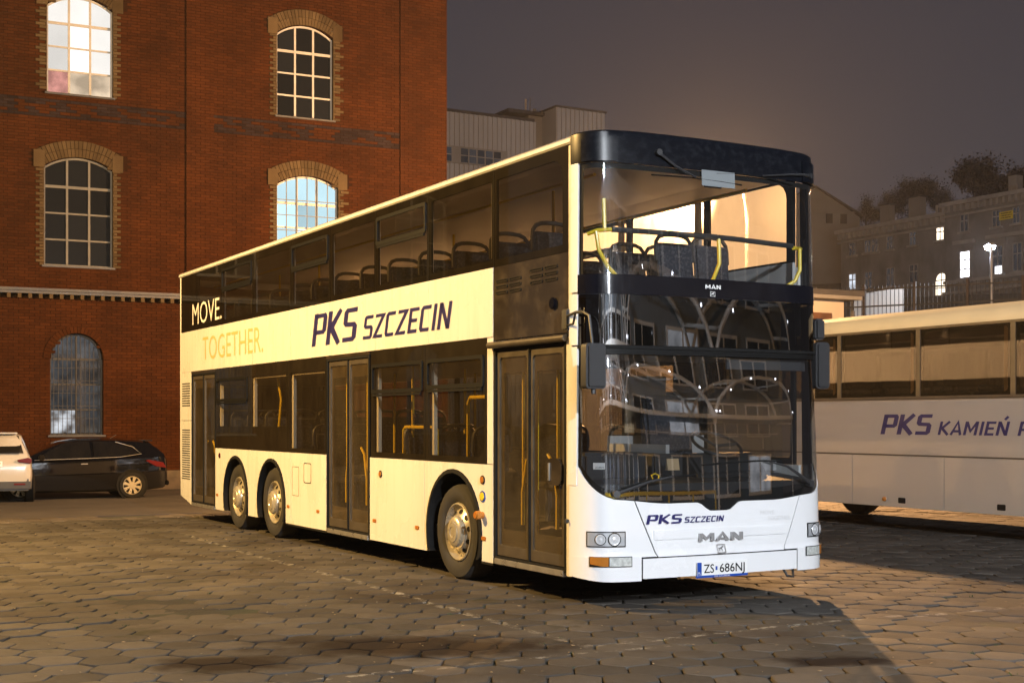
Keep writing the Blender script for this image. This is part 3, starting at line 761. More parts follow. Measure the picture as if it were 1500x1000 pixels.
# writing on the front
decal(glyph_geo('PKS', .335, .078, shear=.25, wv=.21, wh=.17), on_front(-.775, .722, .014), 'lettering', M['navy'], bus)
decal(glyph_geo('SZCZECIN', .40, .050, shear=.25, wv=.19, wh=.17), on_front(-.405, .724, .014), 'lettering', M['navy'], bus)
decal(text_geo('MOVE.', .17, .038), on_front(.41, .765, .004), 'lettering', M['letg2'], bus)
decal(text_geo('TOGETHER.', .27, .038), on_front(.49, .710, .004), 'lettering', M['letg2'], bus)
def chrome_letters(word, s0, z0, w_, h_, parent, m, th=.012, wv=.22):
    x = s0
    tot = sum(GL[c_][0]+.16 for c_ in word)-.16
    for c_ in word:
        gw = GL[c_][0]/tot*w_; V, F_ = glyph_geo(c_, gw, h_, 0, wv, .2)
        mb = MB(); n_ = len(V)
        mb.add([fp(x+p[0], z0+p[1], .016) for p in V]+[fp(x+p[0], z0+p[1], .016+th) for p in V], [tuple(n_+i for i in q) for q in F_]+[(q[i], q[(i+1) % 4], n_+q[(i+1) % 4], n_+q[i]) for q in F_ for i in range(4)])
        mb.build('emblem_letter', m, parent); x += gw+.16/tot*w_
chrome_letters('MAN', -.265, .558, .46, .068, bus, M['chrome'])
chrome_letters('MAN', -.145, 2.755, .165, .036, bus, M['letw'], th=.002, wv=.2)
LION = [(-.9, -.6), (-.75, -.6), (-.6, -.1), (.1, -.15), (.2, -.6), (.38, -.6), (.4, -.05), (.62, .25), (.9, .3), (.85, .55), (.6, .75), (.3, .6), (.0, .35), (-.5, .25), (-.72, .05), (-.9, .35), (-1, .3), (-.85, -.1)]
def emblem(s, z, r, off, m1, m2):
    o1 = [(x*r, y*r) for x, y in ((-1.3, -1.1), (1.3, -1.1), (1.3, 1.1), (-1.3, 1.1))]; i1 = [(x*.86, y*.86) for x, y in o1]
    V = [fp(s+x, z+y, off) for x, y in o1+i1]; e_ = MB().add(V, [(i, (i+1) % 4, 4+(i+1) % 4, 4+i) for i in range(4)]).build('emblem', m1, bus)
    V = [fp(s+x*r*.8, z+y*r, off+.001) for x, y in LION]; q = MB().add(V, [tuple(range(len(V)))]).build('animal_figure', m2, e_, loc=(0, 0, 0))
emblem(-.035, .487, .034, .004+.012, M['alub'], M['chrome'])
emblem(-.06, 2.712, .020, .006, M['letw'], M['letw'])
# lamps in the front
M['chrome2'] = mat('lamp_chrome', (.85, .87, .90), .15, metal=.35)
for sg in (-1, 1):
    S = lambda a, b_: (min(sg*a, sg*b_), max(sg*a, sg*b_))
    hl = patch('headlight', M['ink'], *S(.962, 1.285), .536, .668, off=.006, ns=10, nz=3, thick=.01)
    for (a, r, mm) in ((1.06, .05, M['chrome']), (1.17, .043, M['chrome'])):
        c_ = fp(sg*a, .602, .008); mb = MB(); n_ = (fp(sg*a, .6, .1)-fp(sg*a, .6, 0)).normalized(); ux = Vector((-n_.y, n_.x, 0)); rings = [(1, 0), (.92, .004), (.55, .0005), (.30, .003), (.12, .006)]
        V = [c_+ux*(r*q*math.cos(k*math.pi/8))+Vector((0, 0, r*q*math.sin(k*math.pi/8)))+n_*(.004+h_) for q, h_ in rings for k in range(16)]
        F_ = [(i*16+k, i*16+(k+1) % 16, (i+1)*16+(k+1) % 16, (i+1)*16+k) for i in range(4) for k in range(16)]+[tuple(64+k for k in range(16))]
        nb_ = [c_+ux*(r*1.17*math.cos(k*math.pi/8))+Vector((0, 0, r*1.17*math.sin(k*math.pi/8)))+n_*.0025 for k in range(16)]
        MB().add(nb_, [tuple(range(16))]).build('bezel', M['ink'], hl, loc=(0, 0, 0), fix=False)
        q = mb.add(V, F_).build('reflector', M['chrome2'], hl, smooth=True, loc=(0, 0, 0))
    q = patch('reflector_shell', M['shell'], *S(.972, 1.275), .546, .658, off=.0075, ns=10, nz=3, thick=0, parent=hl); q.location = (0, 0, 0)
    q = patch('lens', glass('headlight_lens', (.96, .97, .98), .08, .03, (.8, .8, .8)) if sg < 0 else bpy.data.materials['headlight_lens'], *S(.966, 1.281), .540, .664, off=.016, ns=10, nz=3, thick=0, parent=hl); q.location = (0, 0, 0)
    patch('indicator_lamp', M['amber'], *S(1.115, 1.255), lambda s: .378+.03*max(0, abs(s)-1.16)*6, .455, off=.016, ns=6, nz=3, thick=.01)
    patch('fog_lamp', M['lens'], *S(.925, 1.108), .378, .452, off=.017, ns=6, nz=3, thick=.01)
    patch('lamp_recess', M['ink'], *S(.918, 1.262), .372, .458, off=.0125, ns=10, nz=3, thick=.004)
# number plate
pl = patch('number_plate', M['plate'], -.300, .228, .263, .380, off=.022, ns=8, nz=2, thick=.006)
q = patch('plate_band', M['blue'], -.298, -.254, .266, .377, off=.024, ns=1, nz=1, thick=0, parent=pl); q.location = (0, 0, 0)
decal(text_geo('PL', .026, .020), on_front(-.289, .276, .0255), 'lettering', M['letw'], pl).location = (0, 0, 0)
decal(text_geo('ZS', .105, .078, weight=.008), on_front(-.232, .284, .0245), 'lettering', M['ink'], pl).location = (0, 0, 0)
decal(text_geo('686NJ', .265, .078, weight=.008), on_front(-.068, .284, .0245), 'lettering', M['ink'], pl).location = (0, 0, 0)
q = patch('plate_seal', M['blue'], -.112, -.092, .305, .338, off=.0245, ns=1, nz=1, thick=0, parent=pl); q.location = (0, 0, 0)
q = patch('plate_holder', M['blue'], -.305, .233, .242, .264, off=.020, ns=6, nz=1, thick=.01, parent=pl); q.location = (0, 0, 0)
decal(text_geo('PKS SZCZECIN', .16, .012), on_front(-.12, .247, .0225), 'lettering', M['letw'], pl).location = (0, 0, 0)
MB().tube([fp(.70, .26, -.05), fp(.72, .20, -.02), fp(.79, .19, -.02), fp(.81, .26, -.05)], .012, 6).build('tow_eye', M['iron'], bus)
# wipers: an arm and a blade each
def wiper(name, pts_arm, pts_blade, off=.03, r=.012):
    w_ = MB().tube([fp(s, z, off+.012) for s, z in pts_arm], r*1.5, 6, r2=r*.7).build(name, M['plastic'], bus, smooth=True)
    MB().tube([fp(s, z, off-.015) for s, z in pts_blade], r*.65, 5).build('blade', M['rubber'], w_, loc=(0, 0, 0))
    MB().tube([fp(*pts_arm[0], off-.03), fp(*pts_arm[0], off+.03)], r*2.6, 10).build('pivot', M['plastic'], w_, loc=(0, 0, 0))
wiper('wiper', [(-1.05, .985), (-.98, 1.01), (-.75, 1.085), (-.52, 1.125)], [(-1.0, 1.03), (-.8, 1.075), (-.55, 1.12), (-.28, 1.13)])
wiper('wiper', [(.98, 1.03), (.86, 1.10), (.70, 1.19), (.50, 1.235)], [(-.20, 1.215), (.1, 1.235), (.45, 1.245), (.66, 1.235)])
wiper('wiper', [(-.62+.0, 3.905), (-.60, 3.89), (-.45, 3.80), (-.24, 3.72)], [(-.68, 3.71), (-.3, 3.72), (.05, 3.71), (.28, 3.70)], r=.011)
wiper('wiper', [(1.10, 3.86), (1.0, 3.86), (.8, 3.84), (.5, 3.80)], [(.0, 3.78), (.3, 3.80), (.6, 3.79), (.9, 3.76)], r=.010)
# ---- sides.  local x = -t, y = 0 on the door side, 2.55 on the driver's side
YB = (0.0, 2.55)
def side_box(y, t0, t1, z0, z1, th=.03, proud=0):
    s = 1 if y < 1 else -1
    ya, yb_ = y-s*proud, y+s*th
    return (-t1, -t0, min(ya, yb_), max(ya, yb_), z0, z1)
def sp_(name, m, y, t0, t1, z0, z1, th=.03, proud=0, bevel=0, parent=None):
    o = MB().box(*side_box(y, t0, t1, z0, z1, th, proud)).build(name, m, parent or bus, bevel=bevel)
    if parent: o.location = (0, 0, 0)
    return o
def skirt(y, t0, t1, z0, z1, arches, th=.03, name='skirt_panel'):
    s = 1 if y < 1 else -1; n_ = 22; xs = [(-t1, z0)]
    for (tc, r) in sorted(arches, reverse=True):
        xs.append((-tc-r, z0))
        for k in range(n_+1):
            a = R(180-180*k/n_); xs.append((-tc+r*math.cos(a), .48+r*1.02*math.sin(a)))
        xs.append((-tc+r, z0))
    xs.append((-t0, z0)); xs = [p for p in xs if -t1-1e-6 <= p[0] <= -t0+1e-6]
    v = []; f = []; n2 = len(xs)
    for yy in (y, y+s*th): v += [(p[0], yy, p[1]) for p in xs]+[(p[0], yy, z1) for p in xs]
    for i in range(n2-1):
        j = i+1; b_ = 2*n2
        f.append((i, b_+i, b_+j, j)); f.append((n2+i, n2+j, b_+n2+j, b_+n2+i))
        if xs[j][0]-xs[i][0] > 1e-5: f.append((i, j, n2+j, n2+i)); f.append((b_+i, b_+n2+i, b_+n2+j, b_+j))
    f.append((0, n2, 3*n2, 2*n2)); f.append((n2-1, 3*n2-1, 4*n2-1, 2*n2-1))
    return MB().add(v, f).build(name, M['white'], bus)
def arch_lip(y, tc, r):
    s = 1 if y < 1 else -1; n_ = 24; o1 = []; i1 = []
    lo = -28
    for k in range(n_+1):
        a = R(lo+(180-2*lo)*k/n_); o1.append((-tc+(r+.005)*math.cos(a), max(.25, .48+(r*1.02+.005)*math.sin(a)))); i1.append((-tc+(r-.035)*math.cos(a), max(.25, .48+(r-.035)*1.02*math.sin(a))))
    v = []; f = []
    for (rr, yy) in ((o1, y-s*.012), (i1, y-s*.018), (i1, y+s*.05), (o1, y+s*.05)): v += [(p[0], yy, p[1]) for p in rr]
    N_ = n_+1
    for a in range(4):
        for k in range(n_): b_ = (a+1) % 4; f.append((a*N_+k, a*N_+k+1, b_*N_+k+1, b_*N_+k))
    MB().add(v, f).build('wheel_arch_trim', M['rubber'], bus, smooth=True)
    # dark well behind
    v = []; f = []
    for yy in (y+s*.03, y+s*.62): v += [(p[0], yy, p[1]) for p in o1]
    for k in range(n_): f.append((k, k+1, N_+k+1, N_+k))
    f.append(tuple(N_+k for k in range(N_)))
    MB().add(v, f).build('wheel_well', M['rubber'], bus)
WT = (2.29, 7.90, 9.50)
UD = [.07, 1.43, 2.88, 4.28, 5.70, 7.11, 8.70, 10.22, 11.55]
G = .007
# door side skin
skirt(0, 1.44, 2.97, .24, 1.18, [(2.29, .62)]); skirt(0, 2.97+G, 4.44, .24, 1.18, [])
skirt(0, 5.82, 7.10, .24, 1.18, []); skirt(0, 7.10+G, 10.53, .24, 1.18, [(7.90, .59), (9.50, .59)])
sp_('pillar_panel', M['white'], 0, 1.44, 1.56, 1.18+G, 2.40-G)
for a, b_ in zip([1.44]+UD[2:], UD[2:]+[12.52]): sp_('white_band_panel', M['white'], 0, a+G/2, b_-G/2, 2.40, 3.058)
sp_('rear_side_panel', M['white'], 0, 11.88, 12.52, .36, 1.60); sp_('rear_side_panel', M['white'], 0, 11.88, 12.52, 1.60+G, 2.396)
for k in range(22): sp_('vent_slat', M['rubber'], 0, 11.95, 12.42, .64+k*.038, .64+k*.038+.017, .01, .003)
for k in range(10): sp_('vent_slat', M['rubber'], 0, 11.95, 12.42, 1.84+k*.040, 1.84+k*.040+.018, .01, .003)
MB().prism([(-11.88, .24), (-12.50, .358), (-11.88, .358)], 0, .03).build('rear_side_panel', M['white'], bus)
# driver's side skin
skirt(2.55, .0, 2.97, .24, 1.18, [(2.29, .62)]); skirt(2.55, 2.97+G, 7.10, .24, 1.18, []); skirt(2.55, 7.10+G, 12.5, .24, 1.18, [(7.90, .59), (9.50, .59)])
for a, b_ in zip([0]+UD[2:], UD[2:]+[12.52]): sp_('white_band_panel', M['white'], 2.55, a+G/2, b_-G/2, 2.40, 3.058)
for y in YB:
    for tc in WT: arch_lip(y, tc, .62 if tc < 3 else .59)
# roof and its white edge rails
v = []; f = []; nn = 14
for x in (-.02, -12.58):
    for i in range(nn+1):
        yy = .0+2.55*i/nn; v.append((x, yy, 4.055-.035*abs((i-nn/2)/(nn/2))**4))
f = [(i, i+1, nn+2+i, nn+1+i) for i in range(nn)]
MB().add(v, f).build('roof', M['white'], bus, smooth=True)
for y in YB:
    s = 1 if y < 1 else -1
    pr = [(y+s*.005, 3.985), (y-s*.012, 4.0), (y-s*.010, 4.03), (y+s*.02, 4.055), (y+s*.10, 4.062), (y+s*.10, 4.03), (y+s*.03, 3.985)]
    v = [(x, p[0], p[1]) for x in (-.01, -12.60) for p in pr]; n7 = 7
    MB().add(v, [tuple(range(7)), tuple(range(13, 6, -1))]+[(i, (i+1) % 7, 7+(i+1) % 7, 7+i) for i in range(7)]).build('roof_rail', M['white'], bus, smooth=True)
# rear end
mb = MB()
mb.box(-12.62, -12.56, .06, 2.49, .38, 1.9).box(-12.62, -12.56, .06, 2.49, 2.7, 3.1).box(-12.62, -12.56, .06, 2.49, 3.85, 4.04)
mb.build('rear_panel', M['white'], bus, bevel=.01)
for y in YB:
    s = 1 if y < 1 else -1
    MB().tube([(-12.52, y+s*.055, .40), (-12.55, y+s*.055, 1.2), (-12.55, y+s*.055, 3.98)], .055, 10).build('rear_corner_post', M['white'], bus, smooth=True)
    MB().box(-12.635, -12.60, 1.275+(y-1.275)*.9-.06, 1.275+(y-1.275)*.9+.06, .9, 1.4).build('tail_light', M['red'], bus)
MB().box(-12.60, -12.59, .1, 2.45, 3.1, 3.85).build('rear_window', M['side_glass'], bus)
MB().box(-12.60, -12.59, .1, 2.45, 1.9, 2.7).build('engine_cover', M['black'], bus)
# upper windows
def bar(mb, y, t0, t1, z0, z1, th=.02, inn=.010): b_ = side_box(y+(inn if y < 1 else -inn), t0, t1, z0, z1, th); mb.box(*b_)
def window(y, t0, t1, z0, z1, hole, gm, hopper=None, rc=(0, 0, 0, 0), name='window'):
    s = 1 if y < 1 else -1
    yy = y+s*.001
    mb = MB(); mb.add([(-t1, yy, z0), (-t0, yy, z0), (-t0, yy, z1), (-t1, yy, z1)], [(0, 1, 2, 3)] if s > 0 or gm is M['mist_glass'] else [(3, 2, 1, 0)])
    w_ = mb.build(name, gm, bus, fix=False)
    h = hole; out = rrect(-t1, -t0, z0, z1, .001); inn = rrect(-h[1], -h[0], h[2], h[3], .16 if any(rc) else .03, corners=rc if any(rc) else (1, 1, 1, 1))
    MB().ring(out, inn, min(y+s*.008, y+s*.035), max(y+s*.008, y+s*.035)).build('frame', M['ink'], w_, loc=(0, 0, 0))
    if hopper:
        hz0 = hopper
        MB().ring(rrect(-h[1]-.005, -h[0]+.005, hz0-.045, h[3]+.01, .03), rrect(-h[1]+.03, -h[0]-.03, hz0+.0, h[3]-.03, .03), min(y-s*.016, y-s*.001), max(y-s*.016, y-s*.001)).build('hopper_frame', M['ink'], w_, loc=(0, 0, 0), smooth=False)
        MB().box(*side_box(y-s*.016, h[0]+.03, h[1]-.03, hz0-.075, hz0-.05, .012, .004)).build('hopper_rail', M['ink'], w_, loc=(0, 0, 0))
    return w_
for y in YB:
    gm = M['side_glass'] if y < 1 else M['mist_glass']
    cells = list(zip(UD[:-1], UD[1:]))
    for i, (a, b_) in enumerate(cells):
        hop = 3.62 if i in (2, 4, 6) else None
        z0 = 3.062; hole = (a+.05, b_-.05, 3.13, 3.885)
        if i == 0: window(y, a, b_-G, z0, 3.98, (a+.10, b_-.045, 3.13, 3.885), gm, rc=(0, 0, 1, 0))
        else: window(y, a+G, b_-G, z0, 3.98, hole, gm, hopper=hop)
        if i: # light post inside, between panes
            sg = 1 if y < 1 else -1
            MB().box(-a-.135, -a-.06, min(y+sg*.05, y+sg*.09), max(y+sg*.05, y+sg*.09), 3.10, 3.90).build('window_post', M['plate'], bus)
    window(y, 11.55+G, 12.50, 3.062, 3.98, (11.60, 11.62, 3.3, 3.32), gm)
# lower windows, door side
for (a, b_, hop, zb) in ((1.58, 2.955, 1.97, 1.245), (2.965, 4.42, 1.95, 1.245), (5.84, 7.25, None, 1.24), (7.26, 8.88, None, 1.52), (8.89, 10.50, 1.93, 1.52)):
    window(0, a, b_, 1.184, 2.396, (a+.05, b_-.05, zb, 2.24 if hop is None else 2.23), M['lower_glass'], hopper=hop, rc=(0, 1, 1, 0) if a < 2 else (0, 0, 0, 0))
    MB().box(-b_+.05, -b_+.11, .05, .09, 1.2, 2.2).build('window_post', M['plate'], bus)
for (a, b_) in ((.06, 1.50), (1.51, 2.955), (2.965, 4.42), (4.43, 5.83), (5.84, 7.25), (7.26, 8.88), (8.89, 10.50), (10.51, 12.5)):
    window(2.55, a, b_, 1.184, 2.396, (a+.05, b_-.05, 1.25, 2.26), M['driver_side_glass'])
# dark panel above the front door, with vents, camera and gutter
dp = MB().box(-1.43, -.035, 0, .03, 2.36, 3.058).build('upper_door_panel', M['dpanel'], bus, bevel=.004)
vme = None
for (ta, zc) in ((.98, 2.86), (.33, 2.90)):
    for col_ in (0, 1):
        for r_ in range(3):
            x0 = -(ta+.02+col_*.26); z0 = zc+.055*(r_-1)
            mb = MB().ring(rrect(x0-.11, x0+.11, z0-.014, z0+.014, .012), rrect(x0-.10, x0+.10, z0-.006, z0+.006, .005), -.008, .0); mb.build('vent_slot', M['rubber'], dp, loc=(0, 0, 0))
MB().tube([(-.30, .005, 2.63), (-.30, -.03, 2.63)], .055, 16).build('camera_housing', M['black'], dp, bevel=.012, loc=(0, 0, 0))
g_ = MB().tube([(-1.47, -.03, 2.315), (-.06, -.03, 2.315)], .032, 12).build('door_gutter', M['alu'], bus, smooth=True)
MB().box(-10.5, -5.84, .0, .02, 2.3961, 2.3999)
# doors
def door(t0, t1, z0, z1, handle=False, blank=.0):
    # housing
    h = MB(); h.ring(rrect(-t1, -t0, z0, z1, .001), rrect(-t1+.035, -t0-.035, z0+.04, z1-.03, .001), .0, .10)
    hs = h.build('door_frame', M['rubber'], bus)
    tm = (t0+t1)/2
    for k, (a, b_) in enumerate(((t0+.038, tm-.004), (tm+.004, t1-.038))):
        d = MB().ring(rrect(-b_, -a, z0+.045, z1-.035, .001), rrect(-b_+.055, -a-.055, z0+.15, z1-.10, .03), .018, .05)
        dd = d.build('door_leaf', M['alu'], bus, bevel=.006)
        MB().add([(-b_+.05, .030, z0+.14), (-a-.05, .030, z0+.14), (-a-.05, .030, z1-.09), (-b_+.05, .030, z1-.09)], [(0, 1, 2, 3)]).build('pane', M['door_glass'], dd, loc=(0, 0, 0), fix=False)
        MB().ring(rrect(-b_+.05, -a-.05, z0+.14, z1-.09, .001), rrect(-b_+.10, -a-.085, z0+.30, z1-.24, .02), .033, .045).build('pane_border', M['dpanel'], dd, loc=(0, 0, 0))
        xm = -a-.09 if k == 0 else -b_+.09
        zz_ = z0+.55
        MB().tube([(xm*.0+(-(a+b_)/2), .12, z0+.35), (-(a+b_)/2, .12, z0+.65), (-(a+b_)/2+(.08 if k else -.08), .12, z0+.95), (-(a+b_)/2+(.17 if k else -.17), .12, z0+1.02)], .016, 8).build('grab_rail', M['yellow'], dd, smooth=True, loc=(0, 0, 0))
        MB().tube([(-(a+b_)/2-.02, .14, z0+.35), (-(a+b_)/2-.02, .14, z1-.2)], .014, 8).build('grab_rail', M['yellow'], dd, smooth=True, loc=(0, 0, 0))
    c_ = MB().box(-tm-.012, -tm+.012, .004, .02, z0+.045, z1-.035).build('door_seal', M['rubber'], bus)
    MB().box(-t1+.03, -t0-.03, -.012, .16, z0-.035, z0+.02).build('door_step', M['alub'], bus, bevel=.005)
    if handle:
        hh = MB().prism(rrect(-t0-.34, -t0-.075, 1.03, 1.27, .085), -.004, .03).build('door_handle', M['dpanel'], bus)
        MB().box(-t0-.29, -t0-.265, -.016, -.003, 1.07, 1.23).build('grip', M['alub'], hh, loc=(0, 0, 0), bevel=.004)
door(.10, 1.43, .28, 2.29, True); door(4.46, 5.81, .26, 2.36); door(10.54, 11.87, .26, 2.36)
for (a, b_) in ((4.45, 5.82), (10.53, 11.88)): sp_('door_header', M['dpanel'], 0, a, b_, 2.362, 2.398, .03)
sp_('front_post', M['white'], 0, .0, .085, .26, 2.3, .10, .004); sp_('front_post', M['white'], 0, .0, .05, 2.36, 3.97, .06, .004)
# small lamps, caps and reflectors
def roundlamp(t, z, r, m, h=.015, ring=M['rubber']):
    o = MB().lathe([(r*1.35, 0), (r*1.35, -h*.6), (r*1.05, -h*.6)], (-t, 0, z), 20).build('marker_housing', ring, bus, smooth=False)
    MB().lathe([(r, -h*.3), (r*.95, -h), (0.001, -h*1.15)], (-t, 0, z), 20).build('lens', m, o, loc=(0, 0, 0), smooth=True)
roundlamp(1.65, 1.03, .032, M['amber']); roundlamp(1.65, .87, .040, M['yellow'], ring=M['blue']); roundlamp(4.13, 1.0, .03, M['amber']); roundlamp(10.3, 1.07, .03, M['red'])
MB().lathe([(.034, 0), (.034, -.02), (.042, -.03), (.042, -.075), (.03, -.09), (.001, -.09)], (-1.65, 0, .69), 16).build('indicator_lamp', M['amber'], bus, smooth=True)
MB().lathe([(.015, 0), (.015, -.02), (.02, -.03), (.02, -.05), (.001, -.05)], (-.0+.0, -.02, .74), 10).build('washer_nozzle', M['plastic'], bus, smooth=True)
for t in (1.63, 3.15, 4.30, 6.1, 7.2, 10.42): MB().box(-t-.045, -t+.045, -.010, 0, .445, .485).build('side_reflector', M['amber'], bus, bevel=.004)
MB().ring(rrect(-6.62, -6.35, .80, 1.06, .03), rrect(-6.61, -6.36, .81, 1.05, .03), -.002, .0).build('service_flap', M['rubber'], bus)
MB().ring(rrect(-7.05, -6.8, .62, 1.0, .02), rrect(-7.045, -6.805, .625, .995, .02), -.002, .0).build('service_flap', M['rubber'], bus)
# writing on the side
def on_side(t0, z0, off=.003): return lambda x, y: (-t0+x, -off, z0+y)
decal(glyph_geo('PKS', 1.42, .405, shear=.30, wv=.23, wh=.13), on_side(6.32, 2.535), 'lettering', M['navy'], bus)
decal(glyph_geo('SZCZECIN', 2.28, .275, shear=.30, wv=.20, wh=.14), on_side(4.66, 2.535), 'lettering', M['navy'], bus)
decal(text_geo('MOVE.', 1.60, .36, weight=-.004), on_side(11.80, 3.15), 'lettering', M['letw'], bus)
decal(text_geo('TOGETHER.', 2.98, .385, weight=-.004), on_side(11.22, 2.56), 'lettering', M['letg'], bus)
# mirrors
mr = MB().prism(rrect(-.095, .095, 1.86, 2.23, .03), -.06, .06); mr.xf(lambda x, y, z: (.61+y, -.17+x, z))
mo = mr.build('wing_mirror', M['plastic'], bus, bevel=.02, smooth=True)
MB().tube([(-.06, -.02, 2.50), (.25, -.11, 2.51), (.42, -.15, 2.50), (.55, -.17, 2.46), (.60, -.17, 2.22)], .013, 8).tube([(-.06, -.02, 2.42), (.15, -.08, 2.42), (.22, -.1, 2.51)], .010, 8).build('mirror_arm', M['plastic'], mo, loc=(0, 0, 0), smooth=True)
MB().box(-.10, .0, -.05, .0, 2.38, 2.56).build('mirror_bracket', M['plastic'], mo, loc=(0, 0, 0), bevel=.01)
MB().tube([(.61, -.17, 1.86), (.61, -.17, 1.82)], .02, 8).build('mirror_knob', M['plastic'], mo, loc=(0, 0, 0))
mr = MB().prism(rrect(-.07, .10, 1.90, 2.34, .04), -.07, .07); mr.xf(lambda x, y, z: (.14+y, 2.635+x, z))
m2 = mr.build('wing_mirror', M['plastic'], bus, bevel=.02, smooth=True)
MB().box(.06, .20, 2.56, 2.68, 2.36, 2.56).build('mirror_bracket', M['plastic'], m2, loc=(0, 0, 0), bevel=.02)
# ---- wheels
def wheel(t, y, parent, Rr=.48, front=True, s=1, tyre_m=None):
    wg = grp('wheel', parent, loc=(OFFS[parent.name][0]-t, OFFS[parent.name][1]+y, OFFS[parent.name][2]+Rr))
    wd = .27; k = Rr/.48
    pr = [(.295, .03), (.33, .0), (.40, -.006), (.452, .004), (.475, .035), (.48, .07), (.48, .20), (.475, .24), (.45, .265), (.30, .27)]
    ty = MB().lathe([(a*k, b_*s) for a, b_ in pr], (0, 0, 0), 40).build('tyre', M['tyre'], wg, smooth=True, loc=(0, 0, 0))
    gr = MB()
    for gy in (.10, .135, .17): gr.lathe([(.4805*k, (gy-.004)*s), (.4815*k, gy*s), (.4805*k, (gy+.004)*s)], (0, 0, 0), 40)
    rm = MB().lathe([(a*k, b_*s) for a, b_ in [(.298, .03), (.290, .012), (.280, .008), (.268, .03), (.255, .055), (.235, .060), (.160, .018), (.150, .0)]], (0, 0, 0), 40).build('rim', M['rim'], wg, smooth=True, loc=(0, 0, 0))
    hc = MB().lathe([(a*k, b_*s) for a, b_ in [(.165, .012), (.160, -.015), (.140, -.035), (.105, -.042), (.10, -.050), (.055, -.054), (.05, -.048), (.001, -.048)]], (0, 0, 0), 32).build('hub_cap', M['rim'], wg, smooth=True, loc=(0, 0, 0))
    for i in range(10):
        a = 2*math.pi*i/10+.2; r0 = .208*k; cx, cz = r0*math.cos(a), r0*math.sin(a); rr = .024*k
        mb = MB(); V = []
        for q in range(12):
            b_ = 2*math.pi*q/12; dr = rr*math.cos(b_); dt = rr*(1.15)*math.sin(b_)
            V.append((cx+dr*math.cos(a)-dt*math.sin(a), (.0385+dr*.56)*s, cz+dr*math.sin(a)+dt*math.cos(a)))
        mb.add(V, [tuple(range(12))]); mb.xf(lambda x, y_, z: (x, y_-.003*s, z)).build('hand_hole', M['ink'], wg, loc=(0, 0, 0))
    return wg
for t in WT:
    for (y, s) in ((.035, 1), (2.515, -1)): wheel(t, y, bus, s=s)
# ---- inside and below
MB().box(-12.5, -.2, .10, 2.45, .36, .40).build('lower_floor', M['greyd'], bus)
MB().box(-12.5, .06, .06, 2.49, 2.24, 2.31).build('upper_floor', M['greyd'], bus)
MB().box(-12.5, .15, .05, 2.50, 2.20, 2.235).build('lower_ceiling', M['ceil'], bus)
MB().box(-12.5, .10, .06, 2.49, 3.955, 3.975).build('upper_ceiling', M['ceil'], bus)
for y in YB:
    s = 1 if y < 1 else -1
    MB().box(-12.5, -.02, min(y+s*.05, y+s*.09), max(y+s*.05, y+s*.09), 2.32, 3.10).build('inner_side_panel', M['grey'], bus)
    v = [(x, y+s*a, z) for x in (-12.5, -.1) for a, z in ((.05, 3.90), (.10, 3.90), (.34, 3.952), (.05, 3.952))]
    MB().add(v, [(0, 1, 5, 4), (1, 2, 6, 5), (2, 3, 7, 6), (3, 0, 4, 7), (0, 3, 2, 1), (4, 5, 6, 7)]).build('duct', M['ceil'], bus)
    MB().tube([(-12, y+s*.42, 3.80), (-.3, y+s*.42, 3.80)], .016, 8).build('ceiling_rail', M['yellow'], bus)
MB().box(-10.5, -5.85, .05, .09, 1.10, 1.2).build('inner_side_panel', M['grey'], bus)
MB().box(-4.4, -1.5, .05, .09, 1.12, 1.22).build('inner_side_panel', M['grey'], bus)
MB().box(-12.5, -.3, 2.46, 2.50, 1.12, 1.22).build('inner_side_panel', M['grey'], bus)
MB().box(-12.5, -12.46, .1, 2.45, .42, 3.0).build('rear_wall', M['greyd'], bus)
MB().box(-12.3, -10.9, 1.35, 2.45, .42, 2.1).build('engine_box', M['greyd'], bus)
MB().box(-12.2, -3.2, .55, 2.0, .20, .36).build('chassis', M['rubber'], bus)
for (t0, t1) in ((3.1, 4.4), (5.9, 7.2), (10.4, 12.2)): MB().box(-t1, -t0, .35, 2.2, .18, .34).build('underbody_box', M['rubber'], bus)
for t in WT: MB().tube([(-t, .3, .48), (-t, 2.25, .48)], .07, 8).build('axle', M['rubber'], bus)
sp_('skirt_edge', M['rubber'], 0, 1.44, 1.68, .22, .245, .10); sp_('skirt_edge', M['rubber'], 0, 5.8, 7.3, .215, .242, .10)
# seats: cushion, back and a looped grab handle
def seat_meshes():
    b1 = MB(); b1.box(-.22, .22, -.205, .205, .40, .48).box(-.05, .05, -.18, .18, .0, .42)
    pr = [(-.245, .46), (-.17, .46), (-.235, 1.02), (-.262, 1.05), (-.295, 1.02)]
    b2 = MB(); b2.prism(pr, -.205, .205)
    h = MB(); h.tube([(-.262, -.215, .86), (-.270, -.215, .98), (-.277, -.205, 1.05), (-.281, -.17, 1.095), (-.284, -.11, 1.118), (-.285, -.04, 1.125), (-.285, .04, 1.125), (-.284, .11, 1.118), (-.281, .17, 1.095), (-.277, .205, 1.05), (-.270, .215, .98), (-.262, .215, .86)], .021, 6)
    return b1, b2, h
def seat(x, y, z, turn=1, first={}):
    if not first:
        b1, b2, h = seat_meshes()
        st = b2.build('seat', M['fabric'], bus, bevel=.02); c1 = b1.build('cushion', M['fabric'], st, bevel=.02, loc=(0, 0, 0)); c2 = h.build('grab_handle', M['plastic'], st, smooth=True, loc=(0, 0, 0)); first['s'] = st
    else:
        st = first['s'].copy(); COL.objects.link(st)
        for ch in list(first['s'].children): q = ch.copy(); COL.objects.link(q); q.parent = st
    st.location = (6.1+x, -1.275+y, z); st.rotation_euler = (0, 0, 0 if turn > 0 else math.pi)
